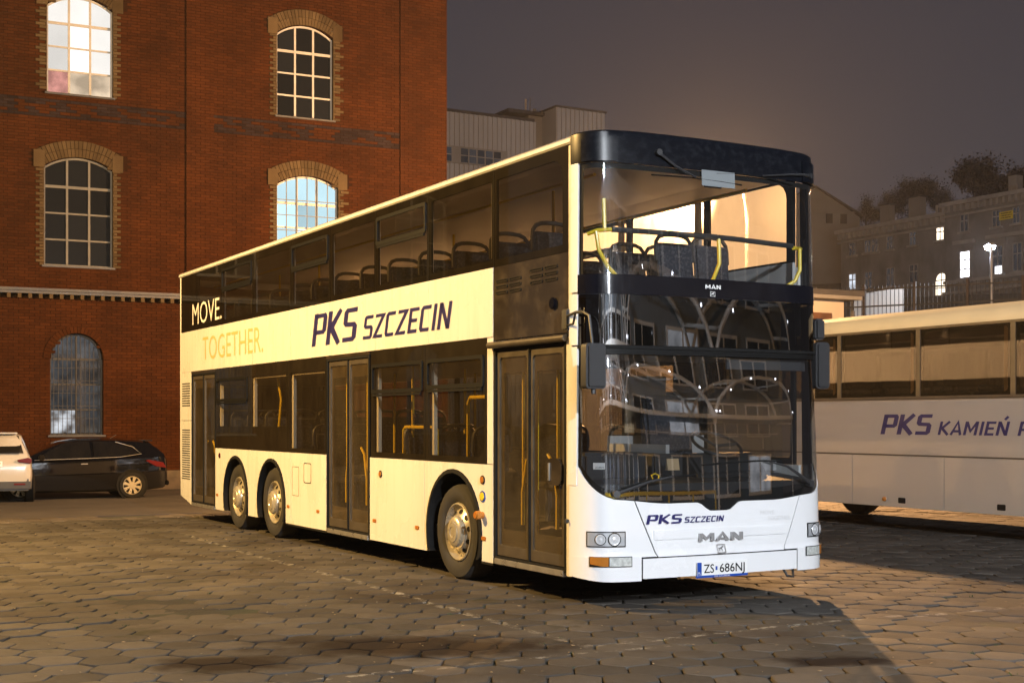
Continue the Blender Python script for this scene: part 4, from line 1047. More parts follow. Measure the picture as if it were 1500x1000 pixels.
for r_ in range(14):
    for y in (.33, .77, 1.78, 2.22):
        if r_ in (6, 7) and y > 1.5: continue
        if r_ == 0 and y == .77: continue
        seat(-.62-.82*r_-(0 if y < 1 else .1), y, 2.31)
for x in (-3.45, -2.35, -6.3, -7.3, -8.2, -9.0, -9.8):
    for y in (.33, .77, 1.95, 2.28):
        if x > -3 and y == .77: continue
        seat(x, y, .62 if x < -6.5 else .42, -1 if x == -2.35 else 1)
MB().box(-4.2, -1.7, .10, 1.0, .40, .52).build('seat_podium', M['greyd'], bus); MB().box(-10.4, -6.9, .10, 2.4, .40, .62).build('seat_podium', M['greyd'], bus)
# rails inside
Y_ = M['yellow']
def rail(pts, r=.017): MB().tube(pts, r, 8).build('handrail', Y_, bus, smooth=True)
fr_ = lambda s, z, o_=-.10: fp(s, z, o_)
rail([fr_(-1.36, 3.20), fr_(-1.2, 3.225), fr_(-1.02, 3.235)], .018); rail([fr_(1.0, 3.20), fr_(1.30, 3.21), fr_(1.38, 3.22)], .018)
for (a, b_) in ((-1.02, -.46), (-.44, .08), (.10, .98)):
    MB().tube([fr_(a+(b_-a)*k/6, 3.235-.02*sm((a+(b_-a)*k/6)/1.0)) for k in range(7)], .024, 8).build('padded_rail', M['plastic'], bus, smooth=True)
rail([fr_(-1.22, 3.215), fr_(-1.18, 3.06), fr_(-1.05, 2.92, -.14), fr_(-.92, 2.85, -.2)], .018); rail([fr_(.10, 3.22), fr_(.10, 3.0), fr_(.06, 2.86, -.14), fr_(-.02, 2.78, -.2)], .018); rail([fr_(1.13, 3.20), fr_(1.12, 3.0), fr_(1.08, 2.90, -.14), fr_(.98, 2.84, -.2)], .018)
rail([fr_(-1.10, 3.24), fr_(-1.10, 3.5, -.12)], .018)
for (x, y) in ((-1.5, .52), (-4.0, 1.0), (-2.6, 1.6), (-6.0, 1.0), (-5.2, 1.75)): rail([(x, y, .4), (x, y, 2.2)])
for (x, y) in ((-2.0, 1.0), (-5.4, 1.55), (-8.7, 1.0), (-11, 1.2)): rail([(x, y, 2.3), (x, y, 3.95)])
rail([(-3.85, .16, 1.2), (-3.85, .16, 1.50), (-3.80, .16, 1.53), (-3.05, .16, 1.53), (-3.0, .16, 1.50), (-3.0, .16, 1.2)], .02); rail([(-2.55, .30, 1.15), (-2.55, .30, 1.78), (-2.50, .30, 1.84), (-1.98, .30, 1.84), (-1.93, .30, 1.78), (-1.93, .30, 1.15)], .02)
rail([(-3.7, .2, 1.2), (-3.7, .2, 2.2)]); rail([(-8.3, .25, 1.5), (-8.2, .25, 1.9), (-8.35, .25, 2.2)], .02)
# driver's place
dash = patch('dashboard', M['plastic'], -1.28, 1.28, .78, 1.06, off=-.06, ns=30, nz=3, thick=.02)
V = []; ns = 24
for i in range(ns+1):
    s = -1.25+2.5*i/ns; V.append(fp(s, 1.06, -.07))
for i in range(ns+1):
    s = -1.25+2.5*i/ns; V.append(Vector((-.28, 1.275+HW(1)*.93*(s/1.25), 1.10)))
MB().add(V, [(i, i+1, ns+2+i, ns+1+i) for i in range(ns)]).build('dashboard_top', M['plastic'], bus)
MB().prism([(-.55, .9), (-.05, .9), (.02, 1.12), (-.18, 1.30), (-.32, 1.30)], 1.35, 2.15).build('instrument_binnacle', M['plastic'], bus, bevel=.03)
tr_ = MB(); pts = [(.24*math.cos(2*math.pi*k/28), .24*math.sin(2*math.pi*k/28), 0) for k in range(29)]; tr_.tube(pts, .016, 8, cap=False)
for k in (90, 210, 330): tr_.tube([(0, 0, -.02), (.23*math.cos(R(k)), .23*math.sin(R(k)), 0)], .014, 6)
rot = Matrix.Translation((-.30, 1.78, 1.38)) @ Matrix.Rotation(R(28), 4, 'Y')
tr_.xf(lambda x, y, z: rot @ Vector((x, y, z))).build('steering_wheel', M['plastic'], bus, smooth=True)
MB().prism([(-1.12, .9), (-.62, .9), (-.62, 1.02), (-.98, 1.05), (-1.10, 1.85), (-1.22, 1.85)], 1.5, 2.05).build('driver_seat', M['fabric'], bus, bevel=.03)
MB().box(-1.45, -1.40, 1.30, 2.46, .4, 1.45).build('cab_partition', M['grey'], bus)
MB().add([(-1.42, 1.30, 1.46), (-1.42, 2.46, 1.46), (-1.42, 2.46, 2.2), (-1.42, 1.30, 2.2)], [(0, 1, 2, 3)]).build('partition_glass', M['side_glass'], bus, fix=False)
MB().box(-1.2, -.25, 1.16, 1.20, .4, 1.38).build('cab_door', M['grey'], bus); MB().box(-.62, -.22, 1.0, 1.34, 1.02, 1.30).build('cash_desk', M['plastic'], bus, bevel=.02)
MB().box(-1.38, -1.36, 1.45, 1.95, 1.48, 2.05).build('curtain_panel', M['curtain'], bus)
MB().box(-.45, -.10, .18, .85, .9, 1.32).build('front_locker', M['plastic'], bus, bevel=.03)
MB().prism([(-.06, 1.155), (-.02, 1.155), (-.04, 1.26)], 1.02, 1.15).build('yellow_cloth', M['curtain'], bus)
MB().tube([(.12, .76, 1.09), (.11, .75, 1.12), (.11, .79, 1.135), (.11, .83, 1.12), (.12, .82, 1.09)], .007, 6).build('cable_loop', Y_, bus, smooth=True)
ppr = patch('permit_card', M['plate'], -1.235, -1.13, 1.19, 1.245, off=-.02, ns=3, nz=1, thick=0); decal(text_geo('ZS 686NJ', .075, .014), on_front(-1.215, 1.20, -.018), 'lettering', M['ink'], ppr).location = (0, 0, 0)
MB().box(-2.0, -1.6, 2.05, 2.5, .4, 1.9).build('equipment_cabinet', M['greyd'], bus)
patch('roller_blind', M['greyd'], .15, 1.2, 2.06, 2.17, off=-.09, ns=12, nz=1, thick=.02)
patch('interior_mirror', M['plastic'], -.09, .09, 3.66, 3.76, off=-.03, ns=4, nz=2, thick=.02)
patch('sun_blind_box', mat('pale_box', (.20, .22, .23), .4), .0-.16, .20-.0, 3.66, 3.80, off=.02, ns=6, nz=2, thick=.006)

# ------------------------------------------------------------------ the coach on the right.  local x = t, y = depth, z up
CP = Vector((5.44, 19.6, 0)); co = CP+FW*1.0+AC*1.25
M['cwhite'] = mat('coach_silver_paint', (.44, .41, .365), .38, metal=.15, coat=.4, var=.04, vscale=1.2, dirt=((.4, .36, .3), .3), dscale=(1.5, 1.5, 2))
coach = thing('coach', 'silver white single-deck coach with tinted side windows and dark blue lettering, parked on the right', 'coach', (co.x, co.y, 0), RZB, off=(-1.0, -1.25, 0))
X0, X1 = -5.4, 6.2
seams = [X0, -3.3, -.72, 1.08, 3.9, X1]
for a, b_ in zip(seams[:-1], seams[1:]):
    cut = [(c_, .58) for c_ in (-3.0, 3.1) if a < c_ < b_ or a < c_+.5 < b_ or a < c_-.5 < b_]
    poly = [(a+.004, 1.095), (a+.004, .36)]
    if (a, b_) == (-3.3, -.72): poly = [(a+.004, 1.095), (a+.004, .98)]+[(-2.98+.58*math.cos(R(90-k*9)), .46+.58*math.sin(R(90-k*9))) for k in range(0, 11)]+[(-2.4, .36)]
    poly += [(b_-.004, .36), (b_-.004, 1.095)]
    MB().prism(poly, 0, .03).build('skirt_panel', M['cwhite'], coach, bevel=.003)
MB().box(X0, X1, .004, .03, 1.105, 1.91).build('side_panel', M['cwhite'], coach)
MB().box(X0, X1, -.006, .006, 1.10, 1.118).build('trim_strip', M['alu'], coach)
for k in (1.14, 1.17): MB().box(X0, X1, -.001, .004, k, k+.006).build('trim_strip', M['cwhite'], coach)
MB().box(X0, X1, -.012, .02, 1.90, 1.945).build('window_rail', M['alu'], coach); MB().box(X0, X1, -.010, .02, 2.885, 2.92).build('window_rail', M['alu'], coach)
wc = [X0+.1, -3.7, -2.35, -1.0, .60, 2.26, 3.9, X1-.1]
for a, b_ in zip(wc[:-1], wc[1:]):
    w_ = MB().add([(a+.05, .004, 1.945), (b_-.05, .004, 1.945), (b_-.05, .004, 2.885), (a+.05, .004, 2.885)], [(0, 1, 2, 3)]).build('window', M['coach_glass'], coach, fix=False)
    MB().ring(rrect(a+.04, b_-.04, 1.946, 2.884, .001), rrect(a+.09, b_-.09, 1.99, 2.85, .05), .007, .03).build('frame', M['ink'], w_, loc=(0, 0, 0))
    MB().box(b_-.04, b_+.04, -.004, .03, 1.945, 2.885).build('window_post', M['alu'], coach)
    MB().box(b_-.2, b_-.14, .06, .12, 1.95, 2.85).build('curtain', M['curtain'], coach)
pr = [(.0, 2.92), (-.004, 2.98), (.03, 3.06), (.10, 3.13), (.25, 3.18), (.7, 3.22), (1.25, 3.235), (1.8, 3.22), (2.25, 3.18), (2.4, 3.13), (2.47, 3.06), (2.5, 2.92)]
V = [(x, y, z) for x in (X0+.1, X1) for y, z in pr]; n_ = len(pr)
M['croof'] = mat('coach_cream_roof', (.46, .43, .35), .4, var=.06, vscale=2)
MB().add(V, [(i, i+1, n_+i+1, n_+i) for i in range(n_-1)]+[tuple(range(n_)), tuple(range(2*n_-1, n_-1, -1))]).build('roof', M['croof'], coach, smooth=True)
MB().box(X0, X1, 2.47, 2.5, .36, 2.0).build('side_panel', M['cwhite'], coach)
w_ = MB().add([(X0, 2.49, 2.0), (X1, 2.49, 2.0), (X1, 2.49, 2.9), (X0, 2.49, 2.9)], [(0, 1, 2, 3)]).build('window', M['coach_glass'], coach, fix=False)
for x in (X0+.05, X1-.05):
    MB().box(x-.04, x+.04, .03, 2.47, .40, 1.7).build('end_panel', M['cwhite'], coach)
    MB().box(x-.02, x+.02, .06, 2.44, 1.75, 2.95).build('end_window', M['car_glass'], coach); MB().box(x-.04, x+.04, .03, 2.47, 2.95, 3.1).build('end_panel', M['cwhite'], coach)
MB().box(X0+.1, X1-.1, .06, 2.44, .80, .88).build('floor', M['greyd'], coach); MB().box(X0+.1, X1-.1, .05, 2.44, 2.93, 2.95).build('ceiling', M['greyd'], coach)
MB().box(-2.2, X1-.4, .3, 2.2, .40, .80).build('luggage_hold', M['rubber'], coach)
for x in (-3.0, 3.1+4.2): 
    if x < X1:
        for (y, s) in ((.04, 1), (2.46, -1)): wheel(-x, y, coach, .46, s=s)
MB().lathe([(.035, 0), (.03, -.02), (.001, -.022)], (-.05, 0, .465), 14).build('side_lamp', M['amber'], coach)
for x in (.22, 2.0): MB().prism(rrect(x, x+.14, .42, .50, .015), -.003, .0).build('flap_handle', M['ink'], coach)
def on_coach(x0, z0): return lambda x, y: (x0+x, -.001, z0+y)
for (wd_, x0, w2, h2) in (('PKS', -.13, .93, .285), ('KAMIEŃ', .965, 1.20, .185), ('POMORSKI', 2.33, 1.65, .185)):
    decal(glyph_geo(wd_, w2, h2, shear=.3, wv=.23 if wd_ == 'PKS' else .2, wh=.17), on_coach(x0, 1.405), 'lettering', M['navy'], coach)
st = None
for k in range(12):
    for y in (.4, .85, 1.7, 2.1):
        if st is None:
            st = MB().prism([(-.22, 1.25), (-.2, 1.33), (.12, 1.36), (.2, 2.08), (.28, 2.1), (.3, 1.3)], -.2, .2).build('seat', M['fabric'], coach, bevel=.02, loc=(-1+X0+.9, -1.25+y, 0))
        else: q = st.copy(); COL.objects.link(q); q.location = (-1+X0+.9+k*.82, -1.25+y, 0)

# ------------------------------------------------------------------ cars
M['cblack'] = mat('black_car_paint', (.002, .002, .003), .06, spec=.5, coat=.5)
M['cwht'] = mat('white_car_paint', (.40, .40, .41), .22, coat=1)
M['cabin'] = mat('car_interior', (.006, .006, .006), .9, spec=.2)
def loft(stations, seg_mat, name, parent, smooth=True):
    """stations: x and a list of (y, z) from sill to roof centre; mirrored"""
    V = []; n_ = len(stations[0][1])
    for x, ring in stations:
        for (y, z) in ring: V.append((x, -y, z))
        for (y, z) in ring[::-1]: V.append((x, y, z))
    N2 = 2*n_; F_ = []
    for i in range(len(stations)-1):
        for k in range(N2-1): F_.append((i*N2+k, i*N2+k+1, (i+1)*N2+k+1, (i+1)*N2+k))
    F_.append(tuple(range(N2))); F_.append(tuple((len(stations)-1)*N2+k for k in range(N2))[::-1])
    o = MB().add(V, F_).build(name, seg_mat, parent, smooth=smooth); return o
def car_body(prof, name, parent, m, W_=.88, tumble=.17):
    """prof: (x, z_low, z_belt, z_top, width factor)"""
    st = []
    for x, zl, zb, zt, wf in prof:
        w_ = W_*wf; g_ = max(0, zt-zb)
        st.append((x, [(w_*.80, zl), (w_*.97, zl+.06), (w_*1.0, zl+(zb-zl)*.45), (w_*1.0, zl+(zb-zl)*.62), (w_*.975, zb-.02), (w_*.95, zb), (w_*.95-tumble*min(1, g_/.42)*.55, zb+g_*.55), (w_*.95-tumble*min(1, g_/.42), zb+g_*.90), (w_*.60, zb+g_*.99), (0.0, zt)]))
    return loft(st, m, name, parent)
def car_wheel(x, y, s, parent, r=.31, spokes=7, m=M['rim'], cover=False):
    wg = grp('wheel', parent, loc=(x, y, r))
    MB().lathe([(r*.68, .02*s), (r*.74, -.002*s), (r*.93, 0), (r, .03*s), (r, .17*s), (r*.9, .2*s), (r*.6, .2*s)], (0, 0, 0), 28).build('tyre', M['rubber'], wg, smooth=True, loc=(0, 0, 0))
    mb = MB(); mb.lathe([(r*.70, .012*s), (r*.66, .002*s), (r*.62, .03*s), (r*.60, .09*s)], (0, 0, 0), 28)
    for k in range(spokes):
        a = 2*math.pi*k/spokes+.3; c_, s_ = math.cos(a), math.sin(a)
        V = []
        for (rr, hw) in ((.10, .10), (.40, .085), (.64, .14)):
            for sg in (-1, 1): V.append((r*(rr*c_-sg*hw*s_), (.006+.012*(1-rr))*s, r*(rr*s_+sg*hw*c_)))
        mb.add(V, [(0, 1, 3, 2), (2, 3, 5, 4)])
    mb.add([(r*.17*math.cos(k*.524), .004*s, r*.17*math.sin(k*.524)) for k in range(12)], [tuple(range(12))])
    mb.build('rim', m, wg, loc=(0, 0, 0), fix=False)
    MB().disc((0, .07*s, 0), r*.66, 20).build('brake_disc', M['cabin'], wg, loc=(0, 0, 0))
GZ = -.265
def side_pane(name, poly, y0, parent, m, tilt=.35, zref=.9, side=-1):
    V = [(x, side*(y0-max(0, z-zref)*tilt), z) for x, z in poly]
    return MB().add(V, [tuple(range(len(V)))]).build(name, m, parent, loc=(0, 0, 0))
# black hatchback: nose to the left; local +x forward
p1 = Vector((-9.16, 32.5)); WB = 2.55
rear_ax = Vector((-9.16, 32.55, GZ))
cdir = -WD; ccen = rear_ax+cdir*1.28+EN*.80
hat = thing('parked_car', 'black three-door hatchback with silver spoked wheels parked along the brick wall', 'car', (ccen.x, ccen.y, GZ), math.atan2(cdir.y, cdir.x))
prof = [(-2.16, .42, .62, .64, .74), (-2.13, .30, .90, .93, .86), (-2.06, .24, .99, 1.06, .93), (-1.92, .22, 1.01, 1.20, .955), (-1.72, .20, .99, 1.36, .975), (-1.40, .19, .975, 1.405, .99), (-1.0, .18, .96, 1.43, 1), (-.5, .17, .945, 1.44, 1), (0, .17, .925, 1.43, 1), (.35, .17, .905, 1.37, 1), (.75, .17, .90, 1.19, .99), (1.10, .18, .89, 1.01, .985), (1.30, .19, .86, .935, .98), (1.65, .20, .80, .86, .96), (1.95, .22, .68, .76, .90), (2.10, .26, .52, .62, .80), (2.16, .32, .46, .50, .68)]
hb = car_body(prof, 'body', hat, M['cblack'])
ys = .875
for sd in (1, -1):
    side_pane('side_window', [(.93, .955), (.62, 1.16), (.28, 1.335), (-.10, 1.375), (-.30, 1.375), (-.34, .985)], .875, hb, M['car_glass'], .30, .93, sd)
    side_pane('side_window', [(-.40, .99), (-.38, 1.375), (-.8, 1.36), (-1.2, 1.27), (-1.42, 1.14), (-1.45, 1.06)], .875, hb, M['car_glass'], .30, .93, sd)
    MB().tube([(.95, sd*.888, .945), (-.3, sd*.888, .975), (-1.0, sd*.885, 1.0), (-1.50, sd*.865, 1.07), (-1.30, sd*.80, 1.24), (-.9, sd*.765, 1.36)], .008, 6).build('window_trim', M['chrome'], hb, loc=(0, 0, 0))
    MB().box(.72, .88, min(sd*.88, sd*1.02), max(sd*.88, sd*1.02), .95, 1.07).build('door_mirror', M['cblack'], hb, bevel=.03, loc=(0, 0, 0))
    MB().tube([(-.10, sd*.895, .84), (-.25, sd*.895, .845)], .014, 8).build('door_handle', M['chrome'], hb, loc=(0, 0, 0))
    MB().prism([(-1.66, .93), (-2.02, .86), (-2.10, .72), (-1.85, .76), (-1.60, .90)], min(sd*.80, sd*.872), max(sd*.80, sd*.872)).build('tail_light', M['red'], hb, loc=(0, 0, 0), bevel=.01)
    for x in (-1.28, 1.27):
        car_wheel(x, sd*.90, -sd, hat, .315, 8)
        MB().lathe([(.345, 0), (.37, -sd*.0)], (x, sd*.885, .33), 24).build('arch_edge', M['cabin'], hb, loc=(0, 0, 0))
        MB().disc((x, sd*.882, .33), .355, 24).build('wheel_well', M['cabin'], hb, loc=(0, 0, 0))
MB().add([(-1.70, -.62, 1.355), (-1.70, .62, 1.355), (-2.09, .66, 1.03), (-2.09, -.66, 1.03)], [(0, 1, 2, 3)]).build('rear_window', M['car_glass'], hb, loc=(0, 0, 0))
MB().box(-2.175, -2.12, -.8, .8, .30, .42).build('rear_bumper', M['cblack'], hb, bevel=.02, loc=(0, 0, 0))
MB().box(-1.82, -1.62, -.55, .55, 1.37, 1.40).build('spoiler', M['cblack'], hb, bevel=.01, loc=(0, 0, 0))
MB().tube([(-.9, .0, 1.43), (-1.05, .0, 1.52)], .008, 6).build('aerial', M['plastic'], hb, loc=(0, 0, 0))
# white estate seen from behind, left edge of the picture
wl = Vector((-11.70, 30.3, GZ)); wr_ = math.atan2(.93, -.35)
suv = thing('parked_car', 'white car seen from behind with dark lower bumper, cut by the left picture edge', 'car', (wl.x+1.9*math.cos(wr_), wl.y+1.9*math.sin(wr_), GZ), wr_)
prof = [(-2.20, .50, .74, .76, .84), (-2.17, .38, 1.00, 1.04, .93), (-2.08, .30, 1.03, 1.17, .96), (-1.85, .26, 1.03, 1.42, .98), (-1.62, .24, 1.02, 1.555, .99), (-1.1, .22, 1.01, 1.59, 1), (-.3, .22, 1.0, 1.60, 1), (.3, .22, .99, 1.54, 1), (.75, .22, .98, 1.34, 1), (1.15, .22, .97, 1.09, .99), (1.5, .23, .93, 1.0, .98), (1.95, .26, .82, .90, .92), (2.15, .32, .62, .70, .82), (2.2, .40, .5, .55, .7)]
sb = car_body(prof, 'body', suv, M['cwht'], W_=.915, tumble=.20)
MB().add([(-1.60, -.60, 1.52), (-1.60, .60, 1.52), (-2.12, .70, 1.13), (-2.12, -.70, 1.13)], [(0, 1, 2, 3)]).xf(lambda x, y, z: (x-.05, y, z+.01)).build('rear_window', M['car_glass'], sb, loc=(0, 0, 0))
MB().box(-2.24, -2.0, -.86, .86, .30, .56).build('rear_bumper', M['plastic'], sb, bevel=.05, loc=(0, 0, 0))
MB().box(-1.72, -1.50, -.58, .58, 1.565, 1.60).build('spoiler', M['cwht'], sb, bevel=.01, loc=(0, 0, 0))
for sd in (1, -1):
    MB().prism([(.58, .94), (.86, .90), (.88, 1.0), (.80, 1.04), (.56, .99)], -2.215, -2.05).xf(lambda x, y, z, sd=sd: (y, x*sd, z)).build('tail_light', M['red'], sb, bevel=.012, loc=(0, 0, 0))
    MB().box(-2.255, -2.235, sd*.62-.12, sd*.62+.12, .43, .47).build('rear_reflector', M['red'], sb, loc=(0, 0, 0))
    side_pane('side_window', [(.95, 1.03), (.45, 1.42), (-.2, 1.50), (-1.1, 1.48), (-1.55, 1.30), (-1.65, 1.08)], .885, sb, M['car_glass'], .33, 1.0, sd)
    for x in (-1.32, 1.30):
        car_wheel(x, sd*.945, -sd, suv, .34, 5); MB().disc((x, sd*.922, .36), .39, 24).build('wheel_well', M['cabin'], sb, loc=(0, 0, 0))
np_ = MB().box(-2.222, -2.205, -.26, .26, .845, .965).build('number_plate', M['plate'], sb, loc=(0, 0, 0))
decal(text_geo('ZS 220NP', .44, .078, weight=.008), lambda x, y: (-2.2235, .22-x, .867+y), 'lettering', M['ink'], np_).location = (0, 0, 0)
MB().box(-2.235, -2.21, -.17, .17, 1.015, 1.05).build('badge_strip', M['chrome'], sb, loc=(0, 0, 0))

# ------------------------------------------------------------------ far buildings
M['corr'] = mat('corrugated_cladding', (.27, .27, .275), .6, var=.10, vscale=.3); M['conc'] = mat('weathered_concrete', (.19, .18, .17), .85, var=.2, vscale=.6)
M['plaster'] = mat('dark_plaster', (.22, .215, .205), .9, var=.22, vscale=.35, dirt=((.06, .055, .05), .6), dscale=(.5, .5, .25)); M['plastl'] = mat('pale_plaster', (.42, .36, .30), .9, var=.12, vscale=.4)
M['plastl2'] = mat('grey_gable_plaster', (.25, .235, .215), .9, var=.12, vscale=.4); M['stucco'] = mat('cornice_stucco', (.33, .315, .295), .85, var=.2, vscale=1); M['rooft'] = mat('roofing_felt', (.045, .042, .045), .9, var=.2)
FP = emit('faint_far_pane', (.10, .11, .13), .20, objrand=.5)
# corrugated hall behind the warehouse corner
HP = Vector((-4.0, 75, 0)); hall = thing('corrugated_hall', 'grey corrugated industrial hall with a window band behind the bus roof', 'building', (HP.x, HP.y, -.3), math.atan2(AC.y, AC.x))
OFFS[hall.name] = (0, 0, .3)
mb = MB(); mb.box(-12, 6.0, 0, 14, -.3, 18.8)
mb.build('wall', M['corr'], hall)
rb = MB(); x = -6
while x < 6.0:
    for (z0, z1) in ((16.2-.0, 18.6),(-.3, 15.0)): pass
    rb.box(x, x+.11, -.05, .02, -.3, 18.8); x += .30
x = 6.95
while x < 10.2: rb.box(x, x+.11, -1.05, -.98, -.3, 19.55); x += .30
rb.build('cladding_rib', M['corr'], hall, fix=False, kind='stuff')
MB().box(-12, 6.0, -.10, .3, 18.8, 18.95).build('eaves', M['rooft'], hall)
mb = MB().box(-6, 4.2, -.14, -.055, 15.95, 16.9); mb.build('window_band', M['conc'], hall)
for k in range(12):
    for j in (0, 1):
        if k == 6: continue
        x0 = -2.4+k*.52; MB().box(x0, x0+.44, -.16, -.141, 16.02+j*.42, 16.38+j*.42).build('pane', FP, hall)
MB().box(6.0, 6.9, .6, 8.0, -.3, 19.3).build('stair_tower', M['conc'], hall); MB().box(4.5, 8.6, .3, 6.3, 19.3, 19.5).build('roof_slab', M['rooft'], hall)
rb = MB(); rb.box(6.9, 10.2, -1.0, 12, -.3, 19.55); rb.build('wing', M['corr'], hall); MB().box(6.85, 10.3, -1.1, 12, 19.55, 19.66).build('eaves', M['rooft'], hall)
an = thing('aerial_mast', 'cluster of antennas and a small dish on the hall roof tower', 'antenna', tuple(HP+AC*6.6+Vector((-.483*2, .875*2, 19.5))), math.atan2(AC.y, AC.x))
MB().tube([(0, 0, 0), (0, 0, 2.6)], .13, 8).build('pole', M['plastl'], an); MB().tube([(.7, 0, 0), (.7, 0, 2.9)], .06, 6).build('pole', M['conc'], an)
MB().box(1.2, 1.7, -.1, .1, .2, 1.4).build('panel_antenna', M['conc'], an); MB().tube([(2.0, 0, 0), (2.0, 0, 1.3), (3.4, 0, 1.3), (3.4, 0, 0)], .05, 6).build('frame', M['conc'], an)
MB().tube([(2.6, 0, .9), (5.0, 0, .6)], .03, 5).build('rod', M['conc'], an); MB().box(3.3, 3.7, -.1, .1, .1, 1.4).build('panel_antenna', M['conc'], an)
MB().lathe([(.28, 0), (.2, .08), (.001, .12)], (-.45, -.2, .5), 14).build('dish', M['plastl'], an)
an.scale = (.42, .42, .42)
# terraces and hill
def gp(px, py, Y, ): return Vector(((px-750)/1980*Y, Y, 1.6+(616-py)/1980*Y))
mb = MB()
def plateau(poly, z, zb=-1): mb.slab(poly, zb, z)
plateau([(11, 66), (60, 46), (160, 60), (160, 220), (20, 220)], 5.7)
plateau([(18, 96), (70, 72), (160, 90), (160, 230), (24, 240)], 10.0, 5.0)
plateau([(24, 135), (90, 110), (220, 120), (220, 260), (30, 260)], 15, 9.5)
M['earth'] = mat('dark_earth', (.04, .037, .03), .95, var=.3)
mb.build('terraces', M['earth'])['kind'] = 'structure'
# tenement: facade plane along the bus direction
TD = FW.copy(); TN = Vector((-TD.y, TD.x, 0))     # TD towards the camera side (right); TN away
T0 = Vector((37.8, 110, 0))
def tplane(px, py):
    """s along the facade from T0 and height for a point of the facade"""
    a = (px-750)/1980; s = (T0.x-a*T0.y)/(a*TD.y-TD.x); Y = T0.y+TD.y*s; return s, 1.6+(616-py)/1980*Y
ten = thing('tenement_house', 'long dark plastered tenement with dentil cornice and a few lit windows on the hill', 'building', (T0.x, T0.y, 9.5), math.atan2(TD.y, TD.x))
OFFS[ten.name] = (0, 0, -9.5)
sL = tplane(1232, 400)[0]; sM = tplane(1392, 400)[0]; sR = 14
zc1 = tplane(1330, 322)[1]; zc2 = tplane(1450, 290)[1]
MB().box(sL, sM, .0, 12, 9.5, zc1).build('wall', M['plaster'], ten); MB().box(sM, sR, -.6, 12, 9.5, zc2).build('wall', M['plaster'], ten)
for (a, b_, y, z) in ((sL-.3, sM, 0, zc1), (sM-.2, sR, -.6, zc2)):
    MB().box(a, b_, y-.55, y+.1, z-.28, z+.05).build('cornice', M['stucco'], ten); MB().box(a, b_, y-.18, y+.1, z-1.15, z-1.0).build('cornice', M['stucco'], ten)
    MB().prism([(a, z+.05), (b_, z+.05), (b_, z+.9), (a+1.5, z+.9)], y-.4, y+12).xf(lambda x, yy, zz, y=y, z=z: (x, yy, zz-.0 if zz < z+.2 else z+.9*max(0, min(1, (yy-y+.4)/6)))).build('roof', M['rooft'], ten)
    x = a+.2; me = None
    while x < b_-.3:
        if me is None: q = MB().box(0, .26, y-.38, y, z-.78, z-.28).build('bracket', M['stucco'], ten, loc=(x, 0, -9.5)); me = q.data
        else: link('bracket', me, None, ten, (x, 0, -9.5))
        x += .62
MB().box(sM, sR, -.85, 0, tplane(1450, 408)[1]-.15, tplane(1450, 408)[1]+.1).build('string_course', M['stucco'], ten); MB().box(sM, sR, -.95, 0, tplane(1450, 425)[1]-.1, tplane(1450, 425)[1]+.12).build('string_course', M['stucco'], ten)
P_fw = emit('far_warm_window', (1, .86, .66), 2.2, .3, 1, .2); P_fc = emit('far_white_window', (.93, .93, 1), 3.2, .3, 1, .2); P_fp = emit('far_pale_light', (.8, .88, 1), .9, .5, 2, .3)
def twin(px0, px1, py0, py1, m, arch=False, hood=False, cols=2, rows=2):
    s0, _ = tplane(px0, (py0+py1)/2); s1, _ = tplane(px1, (py0+py1)/2); _, z1 = tplane((px0+px1)/2, py0); _, z0 = tplane((px0+px1)/2, py1)
    y = -.6 if (s0+s1)/2 > sM else 0; fw = .13
    mb = MB(); n_ = 10
    top = [(s1-(s1-s0)*k/n_, z1-(.0 if not arch else ((s1-s0)/2)*(1-math.sqrt(max(0, 1-(1-2*k/n_)**2))))) for k in range(n_+1)]
    out = [(s0, z0), (s1, z0)]+top; cx, cz = (s0+s1)/2, (z0+z1)/2
    inn = [(cx+(a-cx)*.86, cz+(b_-cz)*.93) for a, b_ in out]
    mb.ring(out, inn, y-.09, y-.02)
    for k in range(1, cols): xx = s0+(s1-s0)*k/cols; mb.box(xx-.04, xx+.04, y-.08, y-.02, z0, z1-.05)
    for k in range(1, rows): zz = z0+(z1-z0)*(k/rows if rows > 2 else .62); mb.box(s0, s1, y-.085, y-.02, zz-.04, zz+.04)
    w_ = mb.build('window', M['stucco'], ten)
    MB().prism(inn, y-.05, y-.01).build('pane', m, w_, loc=(0, 0, 0))
    MB().box(s0-.2, s1+.2, y-.22, y, z0-.18, z0).build('sill', M['stucco'], w_, loc=(0, 0, 0))
    if hood: MB().box(s0-.5, s1+.5, y-.35, y, z1+.55, z1+.85).build('hood', M['stucco'], w_, loc=(0, 0, 0)); MB().box(s0-.35, s1+.35, y-.1, y-.0, z1+.05, z1+.55).build('architrave', M['plaster'], w_, loc=(0, 0, 0))
for a in ((1244, 1254, 356, 374, FP), (1267, 1276, 352, 370, FP), (1277, 1287, 350, 369, FP), (1299, 1309, 346, 365, FP), (1333, 1343, 339, 359, FP), (1372, 1384, 332, 352, P_fw),
          (1244, 1255, 401, 424, P_fp), (1267, 1279, 398, 423, FP), (1299, 1311, 392, 419, FP), (1333, 1346, 387, 415, FP)): twin(*a)
twin(1370, 1390, 399, 433, P_fw, arch=True, rows=3)
for a in ((1415, 1427, 315, 340, FP), (1462, 1474, 309, 333, FP), (1492, 1503, 304, 328, FP)): twin(*a)
twin(1414, 1430, 368, 408, P_fc, hood=True, rows=3); twin(1462, 1478, 360, 402, FP, hood=True); twin(1492, 1506, 356, 398, FP, hood=True)
